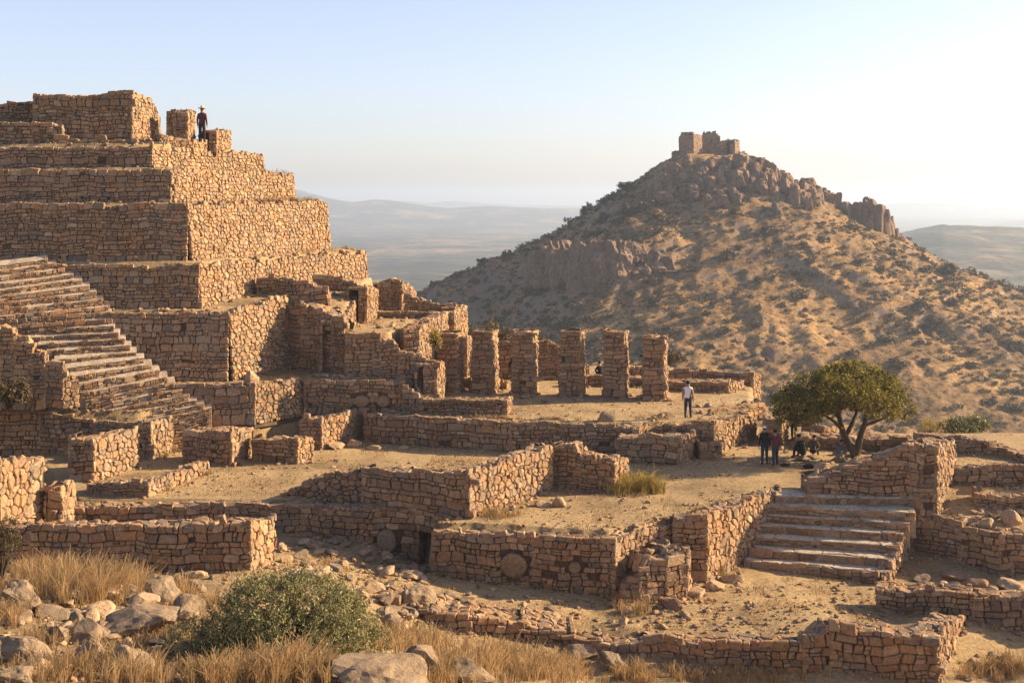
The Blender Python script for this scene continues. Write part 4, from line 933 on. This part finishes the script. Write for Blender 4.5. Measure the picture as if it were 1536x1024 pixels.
for (x0, y0, dx, dy, L, N_) in FOOT:
    for k in range(int(L*.9)):
        if rw.rand() < .45: continue
        t = rw.uniform(0, L); q = abs(rw.normal(0, .15))+.05; m_ = rw.randint(10, 34); hh_ = rw.uniform(.10, .32)
        wx_.append(x0+dx*t+N_[0]*q+rw.normal(0, .09, m_)); wy_.append(y0+dy*t+N_[1]*q+rw.normal(0, .07, m_)); wh_.append(np.full(m_, hh_))
wx_ = np.concatenate(wx_); wy_ = np.concatenate(wy_); V_, Q_ = blades_w(wx_, wy_, gza(wx_, wy_), np.concatenate(wh_), rw, .009, .7); tag(npmesh('wall_foot_weeds', V_, Q_, M_weed), kind='stuff')
def tuft_thing(name, label, u, v, du, dv, n, h, m, seed, wid=.012, lean=.5):
    V_, Q_ = tufts([(u, v, du, dv, n, h)], seed, wid, lean); c = V_.mean(0); c[2] = V_[:, 2].min(); o = npmesh(name, V_-c, Q_, m); o.location = c; return tag(o, label, 'grass')
tuft_thing('grass_tuft', 'yellow green grass clump at the end of the ragged return wall', 955, 737, 34, 5, 2200, .75, M_ygrass, 1, .014, .7)
tuft_thing('grass_tuft', 'small dry grass clump at the foot of the bright court wall', 752, 775, 22, 4, 420, .4, M_grass, 2)
tuft_thing('grass_tuft', 'pale dry grass clump under the flank wall of the front steps', 1076, 862, 12, 5, 300, .5, M_grass, 4)

# ---------------------------------------------------------------- boulders and rubble
BIG = [(213,934,150,52,'long flat pale boulder left of the large green bush'),(36,975,84,46,'broad boulder at the left edge of the foreground'),(124,948,58,36,'wedge shaped boulder between flat slabs at the lower left'),
 (182,990,108,58,'cracked pale boulder below the long flat boulder'),(232,886,76,40,'rounded grey boulder at the foot of the dry grass'),(292,876,32,26,'small upright stone right of the rounded grey boulder'),
 (556,1024,160,50,'big slanting pale slab below the green bush'),(28,895,66,48,'dark cracked boulder at the left edge beneath the dry grass'),(88,950,46,30,'pale stone beside the wedge shaped boulder'),
 (97,893,44,20,'flat topped stone in the dry grass at left'),(622,896,70,42,'tall square boulder right of the green bush'),(626,990,76,50,'jagged boulder beside the big slanting slab'),(706,1010,72,34,'low boulder in the bottom centre grass'),
 (872,980,54,20,'long flat slab before the front wall'),(922,990,46,34,'round grey boulder against the front wall'),(678,898,32,18,'small round boulder on the bare ground right of the tall square boulder'),(584,930,36,18,'dark flat stone under the tall square boulder'),
 (194,902,36,22,'dark stone behind the long flat boulder'),(466,862,36,22,'pale rounded stone behind the top of the green bush'),(300,1000,46,30,'half buried stone at the left foot of the green bush'),(20,1012,60,34,'boulder in the bottom left corner'),
 (911,668,30,22,'tilted loose block on the ledge by the return wall'),(372,641,28,26,'round dark boulder on the ledge by the pyramid foot'),(838,752,24,20,'pale squared block lying on the court'),(817,756,30,10,'flat slab beside the pale squared block'),
 (528,664,28,16,'squared pale block near the orange plant'),(503,668,26,14,'grey block left of the squared pale block'),(938,893,48,28,'large squared block at the foot of the front corner'),
 (1100,868,34,14,'flat fallen slab at the foot of the flank wall'),(1072,880,36,14,'leaning slab on the dirt below the flank wall'),(1046,890,30,16,'pale fallen slab below the collapsed buttress'),(1010,905,44,24,'large fallen rock below the collapsed buttress'),
 (1382,868,28,12,'orange fallen block right of the steps'),(1412,878,24,14,'grey stone on the shaded ground right of the steps'),(1462,875,44,14,'long squared block under the shaded wall'),(1518,878,40,20,'pale squared block at the right edge under the shaded wall'),(1430,866,50,14,'long fallen beam like stone under the shaded wall'),
 (1233,701,30,18,'pale block on the ground beside the resting group'),(1132,690,22,10,'low flat rock left of the pair of visitors'),(118,594,22,22,'dark upright stone beside the staircase'),(606,672,20,8,'flat dark slab under the retaining wall'),(560,672,26,8,'flat pale slab under the retaining wall'),
 (1480,792,30,22,'grey boulder on the rubble heap at the right edge'),(1516,780,36,28,'large boulder on the rubble heap at the right edge'),(1455,788,26,20,'dark boulder on the rubble heap near the bright stair flank')]
for i, (u, v, w_, h_, lab) in enumerate(BIG):
    x, y, z, ok = hitv([u], [v+h_*.42]); 
    if not ok[0]: print('miss', lab); continue
    x, y, z = float(x[0]), float(y[0]), float(z[0]); s = y/F; flat = 'slab' in lab or 'block' in lab
    v_, f_ = rock_np(100+i if i else 171, 4 if w_ > 40 else 3, (w_*s*.54, w_*s*.42, h_*s*.62), .07 if flat and w_ < 100 else .15, 15, rr.uniform(-.3, .3))
    o = npmesh('boulder' if not 'block' in lab else 'fallen_block', v_, np.array(f_), M_rock if i < 22 else M_stone, smooth=(i % 3 == 0 and w_ < 60))
    o.location = (x, y+w_*s*.2, z+h_*s*.22); o.rotation_euler = (rr.uniform(-.12, .12), rr.uniform(-.15, .15), 0)
    tag(o, lab, 'boulder' if not 'block' in lab else 'stone block')
rp = []
for q in range(14):
    v_, f_ = rock_np(500+q, 3, (1, .8, .62 if q % 3 else .38), .08, 12); ob = npmesh('loose_stone', v_, np.array(f_), M_rock if q % 2 else M_stone); rp.append(ob.data); bpy.data.objects.remove(ob)
RG = [((0,300),(885,1020),46,(18,66),'rough boulder of the lower left rock field','boulders of the lower left rock field'),
      ((420,660),(850,940),34,(14,46),'rough rock on the bank right of the green bush','rocks on the bank by the bush'),
      ((190,320),(862,905),14,(14,34),'loose rock in the dry rubble left of the green bush','rubble rocks left of the bush'),
      ((0,260),(900,1018),20,(12,40),'loose rock among the boulders at the lower left','rocks among the lower left boulders'),
      ((415,520),(812,868),22,(10,30),'rock of the tumbled slope under the low retaining wall','tumbled slope rocks'),
      ((450,640),(840,905),32,(9,26),'rock of the rubble bank behind the green bush','rubble bank rocks'),
      ((520,650),(795,862),16,(12,28),'grey stone heaped against the retaining wall base','stones at the wall base'),
      ((600,1000),(905,952),46,(9,24),'flat stone on the low broken wall line in front','flat stones of the broken line'),
      ((640,930),(880,925),16,(7,20),'stone in the shaded hollow before the boulder faced wall','stones in the shaded hollow'),
      ((940,1140),(852,930),20,(7,22),'fallen stone on the dirt below the flank wall','fallen stones below the flank wall'),
      ((1430,1536),(765,812),20,(10,24),'rock of the rubble heap at the right edge','rubble heap rocks'),
      ((400,545),(620,665),20,(8,18),'rock on the ledge at the pyramid foot','rocks on the pyramid foot ledge'),
      ((60,140),(560,612),16,(8,18),'rock of the tumbled heap beside the staircase','tumbled rocks beside the staircase'),
      ((1110,1340),(672,700),16,(7,18),'rock on the ground near the resting people','rocks near the resting people'),
      ((560,900),(1000,1022),10,(12,40),'rock half hidden in the bottom centre grass','rocks in the bottom grass'),
      ((700,1010),(596,604),10,(7,14),'rubble stone at the foot of the columns','rubble at the column feet'),
      ((1030,1150),(596,625),10,(7,16),'small stone on the right end of the column terrace','stones on the terrace end'),
      ((470,548),(430,470),14,(6,16),'rubble stone on the sloping terrace above the curved wing','rubble above the wing wall'),
      ((545,640),(484,500),8,(6,14),'rubble stone on the dirt landing','rubble on the dirt landing'),
      ((300,540),(380,396),22,(5,12),'small stone fallen on the ledge above the fourth tier','stones on the fourth tier ledge'),
      ((290,480),(302,307),14,(4,9),'small stone fallen on the ledge above the third tier','stones on the third tier ledge'),
      ((160,340),(462,469),16,(5,12),'small stone on the shaded ledge above the fifth tier','stones on the fifth tier ledge'),
      ((860,1200),(728,792),16,(5,13),'stone scattered on the sunny plaza ground','stones scattered on the plaza'),
      ((1440,1536),(985,1022),8,(14,34),'dark rock at the bottom right corner','rocks at the bottom right')]
cand = []
for us, vs, n, sz, lab, grp in RG:
    for k in range(n):
        u = rr.uniform(*us); v = rr.uniform(*vs); x, y, z, ok = hitv([u], [v], Y0=18, n=500)
        if not ok[0]: continue
        x, y, z = float(x[0]), float(y[0]), float(z[0]); px_ = rr.uniform(*sz); cand.append((px_, x, y, z, y/F*px_*.5, lab, grp))
cand.sort(key=lambda c: -c[0]); LX = []
for px_, x, y, z, s, lab, grp in cand[:292]:
    o = bpy.data.objects.new('loose_stone', rp[rr.randrange(14)]); C.objects.link(o); o.location = (x, y, z+s*.2); o.scale = (s, s*rr.uniform(.8, 1.1), s*rr.uniform(.7, 1.1)); o.rotation_euler = (rr.uniform(-.3, .3), rr.uniform(-.3, .3), rr.uniform(0, 6.28))
    tag(o, lab, 'rock', grp)
for px_, x, y, z, s, lab, grp in cand[292:]: LX.append((x, y, z, s))
for (x0, y0, dx, dy, L, N_) in FOOT:
    for k in range(int(L*4.5)):
        t = rr.uniform(0, L); q = abs(rr.gauss(0, .28))+.03; x = x0+dx*t+N_[0]*q; y = y0+dy*t+N_[1]*q
        LX.append((x, y, gz(x, y), .03+.13*rr.random()**2.2))
r_ = np.random.RandomState(18); U = []; Vv = []
for us, vs, n in [((0,640),(850,1024),1500),((200,700),(690,745),420),((640,1100),(690,800),600),((930,1320),(875,948),520),((600,1400),(900,1020),900),((410,660),(795,900),700),((1370,1536),(760,890),400),((100,560),(600,700),400),((560,1140),(596,632),260),((1120,1420),(650,700),160),((520,680),(480,500),80)]:
    a, b = area(n, us, vs, r_); U.append(a); Vv.append(b)
x, y, z, ok = hitv(np.concatenate(U), np.concatenate(Vv)); x = x[ok]; y = y[ok]; z = z[ok]
gv = []; gf = []; off = 0; bases = [rock_np(700+q, 2, (1, .8, .6), .04, 9) for q in range(8)]
for k, (a_, b_, c_z, s) in enumerate(LX):
    v_, f_ = bases[k % 8]; t = r_.uniform(0, 6.28); c_, s_ = math.cos(t), math.sin(t)
    gv.append(np.stack([v_[:, 0]*c_-v_[:, 1]*s_, v_[:, 0]*s_+v_[:, 1]*c_, v_[:, 2]], 1)*s+np.array([a_, b_, c_z+s*.25])); gf.append(np.array(f_)+off); off += len(v_)
tag(npmesh('stone_litter', np.concatenate(gv), np.concatenate(gf), M_stone), kind='stuff')
gv = []; gf = []; off = 0; bases = [rock_np(700+q, 1, (1, .8, .6), 0, 6) for q in range(6)]
for k in range(len(x)):
    v_, f_ = bases[k % 6]; s = .025+.10*r_.rand()**3; t = r_.uniform(0, 6.28); c_, s_ = math.cos(t), math.sin(t)
    gv.append(np.stack([v_[:, 0]*c_-v_[:, 1]*s_, v_[:, 0]*s_+v_[:, 1]*c_, v_[:, 2]], 1)*s+np.array([x[k], y[k], z[k]+s*.25])); gf.append(np.array(f_)+off); off += len(v_)
tag(npmesh('gravel', np.concatenate(gv), np.concatenate(gf), M_stone), kind='stuff')

# ---------------------------------------------------------------- people
cm = {}
def cloth(name, col):
    if name not in cm: cm[name] = plain_mat(name, col)
    return cm[name]
SKIN = cloth('skin', (.36, .20, .13)); HAIR = cloth('black_hair', (.02, .016, .014)); SHOE = cloth('dark_shoes', (.05, .04, .035))
def person(label, loc, yaw, pose, shirt, trousers, sleeves=True, hat=None, height=1.75, lean=0, bare_arms=False, headyaw=0):
    s = height/1.75; V = []; E = []; Rr = []; RG_ = []
    def n(p, r, parent=None, reg='shirt'):
        V.append(tuple(c*s for c in p)); kf = 1.0 if reg in ('skin', 'head') else (1.35 if reg == 'arm' else 1.2); r = (r if isinstance(r, tuple) else (r, r)); Rr.append((r[0]*kf, r[1]*kf))
        if parent is not None: E.append((parent, len(V)-1)); RG_.append(reg)
        return len(V)-1
    sit = pose == 'sit'
    pz = .30 if sit else .93
    def T(p):    # torso points lean forward when seated
        if not sit: return p
        x, y, z = p; h_ = z-.93; return (x, y+h_*.38, .30+h_*.93)
    pel = n(T((0, 0, .95)), (.150, .105)); wa = n(T((0, 0, 1.10)), (.135, .092), pel); ch = n(T((0, .0, 1.28)), (.165, .108), wa)
    sh = n(T((0, 0, 1.40)), (.115, .085), ch); nk = n(T((0, .01, 1.49)), .052, sh, 'skin'); hb = n(T((0, .03, 1.57)), (.070, .080), nk, 'skin')
    hm = n(T((0, .03, 1.655)), (.078, .094), hb, 'head'); ht = n(T((0, .025, 1.725)), (.055, .065), hm, 'head'); n(T((0, .135, 1.615)), .013, hb, 'skin')
    for q in (-1, 1): n(T((q*.085, .02, 1.625)), .014, hb, 'skin')
    for q in (-1, 1):
        s1 = n(T((q*.175, 0, 1.40)), .060, sh)
        if sit: el = n((q*.27, .22, .50), .043, s1, 'arm'); wr = n((q*.16, .42, .50), .028, el, 'arm'); hd = n((q*.13, .48, .49), (.036, .02), wr, 'skin'); d = (0, 1, -.2)
        elif pose == 'touch' and q < 0: el = n((q*.33, .10, 1.38), .043, s1, 'arm'); wr = n((q*.22, .14, 1.60), .028, el, 'arm'); hd = n((q*.17, .14, 1.66), (.036, .02), wr, 'skin'); d = (.5, 0, .8)
        else: el = n((q*.235, -.03, 1.12), .043, s1, 'arm'); wr = n((q*.245, .05, .88), .028, el, 'arm'); hd = n((q*.245, .065, .81), (.022, .036), wr, 'skin'); d = (0, .15, -1)
        p = V[hd]; p = tuple(c/s for c in p); l = math.sqrt(sum(c*c for c in d)); d = tuple(c/l for c in d)
        for k in range(4):
            o_ = (k-1.5)*.019; L = (.062, .074, .070, .054)[k]; side = (0, 1, 0) if abs(d[2]) > .5 else (1, 0, 0)
            b = tuple(p[i]+d[i]*.03+side[i]*o_ for i in range(3)); f1 = n(b, .0095, hd, 'skin'); m1 = n(tuple(b[i]+d[i]*L*.6 for i in range(3)), .009, f1, 'skin'); n(tuple(b[i]+d[i]*L-q*(.012 if i == 0 else 0) for i in range(3)), .008, m1, 'skin')
        side = (0, 1, 0) if abs(d[2]) > .5 else (-q, 0, 0)
        b = tuple(p[i]+side[i]*.034 for i in range(3)); f1 = n(b, .011, hd, 'skin'); n(tuple(b[i]+d[i]*.042+side[i]*.018 for i in range(3)), .009, f1, 'skin')
        if sit: hp = n((q*.10, .02, .28), .092, pel, 'leg'); kn = n((q*.15, .40, .47), .062, hp, 'leg'); an = n((q*.13, .46, .09), .044, kn, 'leg'); to = n((q*.13, .62, .045), (.042, .034), an, 'shoe')
        else:
            st_ = .06*q if pose == 'walk' else .015*q
            hp = n((q*.09, 0, .88), .092, pel, 'leg'); kn = n((q*.105, st_+.02, .50), .064, hp, 'leg'); an = n((q*.115, st_*1.5-.02, .09), .045, kn, 'leg'); to = n((q*.13, st_*1.5+.14, .04), (.042, .032), an, 'shoe')
    me = bpy.data.meshes.new('body'); me.from_pydata(V, E, []); ob = bpy.data.objects.new('body', me); C.objects.link(ob)
    md = ob.modifiers.new('Skin', 'SKIN'); md.use_smooth_shade = True; sub = ob.modifiers.new('Sub', 'SUBSURF'); sub.levels = 1; sub.render_levels = 1
    lay = me.skin_vertices[0].data
    for i, r in enumerate(Rr): lay[i].radius = (r[0]*s, r[1]*s)
    lay[0].use_root = True
    dg = bpy.context.evaluated_depsgraph_get(); dg.update(); ev = ob.evaluated_get(dg); m2 = bpy.data.meshes.new_from_object(ev)
    bpy.data.objects.remove(ob)
    regm = {'shirt': 0, 'arm': 3 if bare_arms else 0, 'skin': 3, 'head': 3, 'leg': 1, 'shoe': 2}
    m2.materials.clear()
    for m_ in (shirt, trousers, SHOE, SKIN): m2.materials.append(m_)
    A = np.array([V[a] for a, b in E]); B = np.array([V[b] for a, b in E]); AB = B-A; LL = (AB**2).sum(1)+1e-9
    lim = V[pel][2]+.01
    for f in m2.polygons:
        c = np.array(f.center); t = np.clip(((c-A)*AB).sum(1)/LL, 0, 1); d = np.linalg.norm(A+AB*t[:, None]-c, axis=1); k = int(d.argmin()); rg = RG_[k]
        if rg == 'shirt' and not sit and c[2] < .93*s: rg = 'leg'
        f.material_index = regm[rg]; f.use_smooth = True
    body = bpy.data.objects.new('body', m2); C.objects.link(body)
    root = empty('person', loc, label, 'person', None, yaw); body.parent = root
    hx_, hy_, hz_ = V[hm]; hc = (hx_, hy_-.005, hz_+.012)
    def ell(name, c, r, m_, cut=None, tilt=0):
        v_, f_ = ico(3); vv = v_*np.array(r)+np.array(c)
        if cut is not None:
            k = cut(v_); f_ = [q for q in f_ if all(k[i] for i in q)]
        o = npmesh(name, vv, np.array(f_), m_, root, smooth=True); return o
    for q in (-1, 1): ell('eye', (hx_+q*.031*s, hy_+.088*s, hz_-.008*s), (.011*s, .008*s, .008*s), HAIR)
    ell('hair', hc, (.092*s, .108*s, .098*s), HAIR, lambda a: (a[:, 1] < .25) & (a[:, 2] > -.75) | (a[:, 2] > .55))
    if hat == 'straw':
        mb = MB(); prof = [(.0, .15), (.05, .15), (.078, .12), (.095, .05), (.10, .02), (.17, .0), (.215, .03), (.215, .022), (.16, -.012), (.09, .0)]
        kk_ = 20; Vh = [((r*math.cos(6.283*j/kk_))*s+hc[0], (r*math.sin(6.283*j/kk_))*s+hc[1], z_*s+hc[2]+.035*s) for r, z_ in prof for j in range(kk_)]
        Fh = [(i*kk_+j, i*kk_+(j+1) % kk_, (i+1)*kk_+(j+1) % kk_, (i+1)*kk_+j) for i in range(len(prof)-1) for j in range(kk_)]
        mb.add(Vh, Fh); mb.build('straw_hat', cloth('straw', (.55, .43, .27)), root)
    elif hat:
        ell('cap', (hc[0], hc[1], hc[2]+.01*s), (.099*s, .115*s, .103*s), hat, lambda a: a[:, 2] > -.05)
        mb = MB(); mb.add([(hc[0]+a*.07*s, hc[1]+b*s, hc[2]+z_*s) for a, b, z_ in ((-1, .09, .02), (1, .09, .02), (.7, .18, .005), (-.7, .18, .005), (-1, .09, .008), (1, .09, .008), (.7, .18, -.007), (-.7, .18, -.007))], [(0, 1, 2, 3), (4, 7, 6, 5), (0, 4, 5, 1), (1, 5, 6, 2), (2, 6, 7, 3), (3, 7, 4, 0)]); mb.build('cap_peak', hat, root, smooth=False)
    return root
def at(u, v, Y): x, y, z = W(u, v, Y); return (x, y, z)
blk = cloth('black_cloth', (.022, .02, .02)); jeans = cloth('dark_jeans', (.035, .045, .065)); wht = cloth('white_cotton', (.75, .73, .70)); mar = cloth('maroon_cloth', (.10, .03, .03)); dk = cloth('dark_trousers', (.03, .022, .025))
gry = cloth('grey_cloth', (.10, .105, .12))
gpos = lambda u, v: tuple(float(a[0]) for a in hitv([u], [v])[:3])
def ground(u, Y): x = (u-CU)/F*Y; return (x, Y, gz(x, Y))
person('person in a straw hat, maroon jacket and dark trousers standing on the pyramid summit', at(303, 214, 69.2), R(-8), 'stand', mar, dk, hat='straw', height=1.92)
p = ground(1032, 60.6); print('tank man', p, W(1032, 626, 60.6))
person('person in a white tank top and dark jeans walking on the column terrace', p, R(-15), 'walk', wht, jeans, hat=blk, bare_arms=True, height=1.78)
p = ground(1147, YZ(697, -11.85)); person('person in a white cap and black vest standing beside the tree shade', p, R(5), 'stand', blk, jeans, hat=wht, height=1.72)
bx, by, bz = p
mb = MB(); v_, f_ = rock_np(3, 3, (.155, .09, .24), 0, 0); tp = npmesh('backpack', np.sign(v_/np.array([.155, .09, .24]))*np.abs(v_/np.array([.155, .09, .24]))**.6*np.array([.15, .085, .23]), np.array(f_), blk, smooth=True)
tp.location = (bx+.02, by-.17, bz+1.22); tag(tp, 'black backpack worn by the person in the white cap', 'backpack')
p = ground(1163, YZ(699, -11.85)); person('person in a maroon top raising a hand to black hair beside the white capped visitor', p, R(25), 'touch', mar, jeans, height=1.62)
# seats of the resting people
def seat(label, u, v, w_, d_, h_, seed):
    x, y, z = ground(u, YZ(v, -11.85)); v_, f_ = rock_np(seed, 3, (w_, d_, h_), .05, 12); o = npmesh('seat_rock', v_, np.array(f_), M_rock); o.location = (x, y, z+h_*.55); tag(o, label, 'rock'); return (x, y, z)
a = seat('rock under the seated person in black', 1206, 690, .42, .30, .13, 61); person('person in black seated hunched on a rock in the tree shade', (a[0], a[1], a[2]+.02), R(35), 'sit', blk, blk, height=1.85)
a = seat('rock under the smaller seated person', 1222, 688, .35, .28, .12, 62); person('person in dark clothes seated close behind the one in black', (a[0], a[1]+.4, a[2]), R(-30), 'sit', cloth('brown_cloth', (.10, .07, .05)), dk, height=1.6)
a = seat('rock under the lone seated person', 1256, 692, .38, .3, .12, 63); person('person in a grey blue top seated alone left of the tree trunk', (a[0], a[1], a[2]+.02), R(-60), 'sit', gry, cloth('pale_trousers', (.25, .20, .15)), height=1.6)
p = ground(1191, 62.4); person('person in dark clothes standing in shade behind the seated group', p, R(10), 'stand', blk, jeans, height=1.65)
p = ground(901, 72.6); person('person in dark clothes seated behind the low wall between the fourth and fifth columns', (p[0], p[1], p[2]+.12), R(10), 'sit', blk, dk, height=1.7)
for (u, v, w_, nm) in [(1178,699,16,'small dark bag lying left of the seated person in black'),(1216,702,24,'dark rucksack on the ground before the seated pair')]:
    x, y, z = ground(u, YZ(v, -11.85)); v_, f_ = rock_np(u, 3, (w_*y/F*.5, .14, .13 if w_ > 20 else .07), .03, 5); o = npmesh('bag', v_, np.array(f_), blk, smooth=True); o.location = (x, y, z+.09); tag(o, nm, 'bag')

# ---------------------------------------------------------------- air, light, camera
hz = bpy.data.materials.new('haze'); hz.use_nodes = True; nt = hz.node_tree; nt.nodes.remove(nt.nodes['Principled BSDF'])
pv = nd(nt, 'ShaderNodeVolumePrincipled'); pv.inputs['Color'].default_value = (.70, .83, 1.0, 1); pv.inputs['Density'].default_value = 2.2e-4; pv.inputs['Anisotropy'].default_value = .35
nt.links.new(pv.outputs[0], nt.nodes['Material Output'].inputs['Volume'])
x1 = FARY*1.25; z0, z1 = -190.0, float(TZ.max())+6; print('haze top', z1); mb = MB()
mb.add([(sx*x1, y_, z_) for z_ in (z0, z1) for sx, y_ in ((-1, -60), (1, -60), (1, FARY+60), (-1, FARY+60))], [(0, 1, 2, 3), (4, 7, 6, 5), (0, 4, 5, 1), (1, 5, 6, 2), (2, 6, 7, 3), (3, 7, 4, 0)])
ho = tag(mb.build('haze', hz, smooth=False), kind='stuff')
import bmesh
bm = bmesh.new(); bm.from_mesh(ho.data); bmesh.ops.recalc_face_normals(bm, faces=bm.faces); bm.to_mesh(ho.data); bm.free()
w = bpy.data.worlds.new('World'); bpy.context.scene.world = w; w.use_nodes = True; nt = w.node_tree
sky = nt.nodes.new('ShaderNodeTexSky'); sky.sky_type = 'NISHITA'; sky.sun_disc = False; sky.sun_elevation = R(SUN_EL); sky.sun_rotation = R(90-SUN_AZ)
sky.altitude = 600; sky.air_density = 1.0; sky.dust_density = 1.7; sky.ozone_density = 3.0
hs = nt.nodes.new('ShaderNodeHueSaturation'); hs.inputs['Saturation'].default_value = .84; nt.links.new(sky.outputs[0], hs.inputs['Color']); nt.links.new(mixc(nt, 1.0, hs.outputs[0], (1.09, .955, .975), 'MULTIPLY'), nt.nodes['Background'].inputs[0]); nt.nodes['Background'].inputs[1].default_value = .089
sun = bpy.data.lights.new('sun', 'SUN'); sun.energy = 5.0; sun.angle = R(.5); sun.color = (1, .78, .485)
so = bpy.data.objects.new('sun', sun); C.objects.link(so)
dv = Vector((math.cos(R(SUN_EL))*math.cos(R(SUN_AZ)), math.cos(R(SUN_EL))*math.sin(R(SUN_AZ)), math.sin(R(SUN_EL))))
so.rotation_euler = dv.to_track_quat('Z', 'Y').to_euler()
cam = bpy.data.cameras.new('camera'); co = bpy.data.objects.new('camera', cam); C.objects.link(co); co.rotation_euler = (R(90), 0, 0)
cam.sensor_width = 36; cam.lens = 36*F/1536; cam.shift_y = -(512-HV)/1536; cam.clip_end = 40000; cam.clip_start = .5
sc = bpy.context.scene; sc.camera = co
sc.view_settings.view_transform = 'Standard'; sc.view_settings.look = 'None'; sc.view_settings.exposure = 1.4; sc.view_settings.gamma = 1
sc.cycles.volume_bounces = 0; sc.cycles.max_bounces = 6
print('objects', len(bpy.data.objects), 'polys', sum(len(o.data.polygons) for o in bpy.data.objects if o.type == 'MESH'))
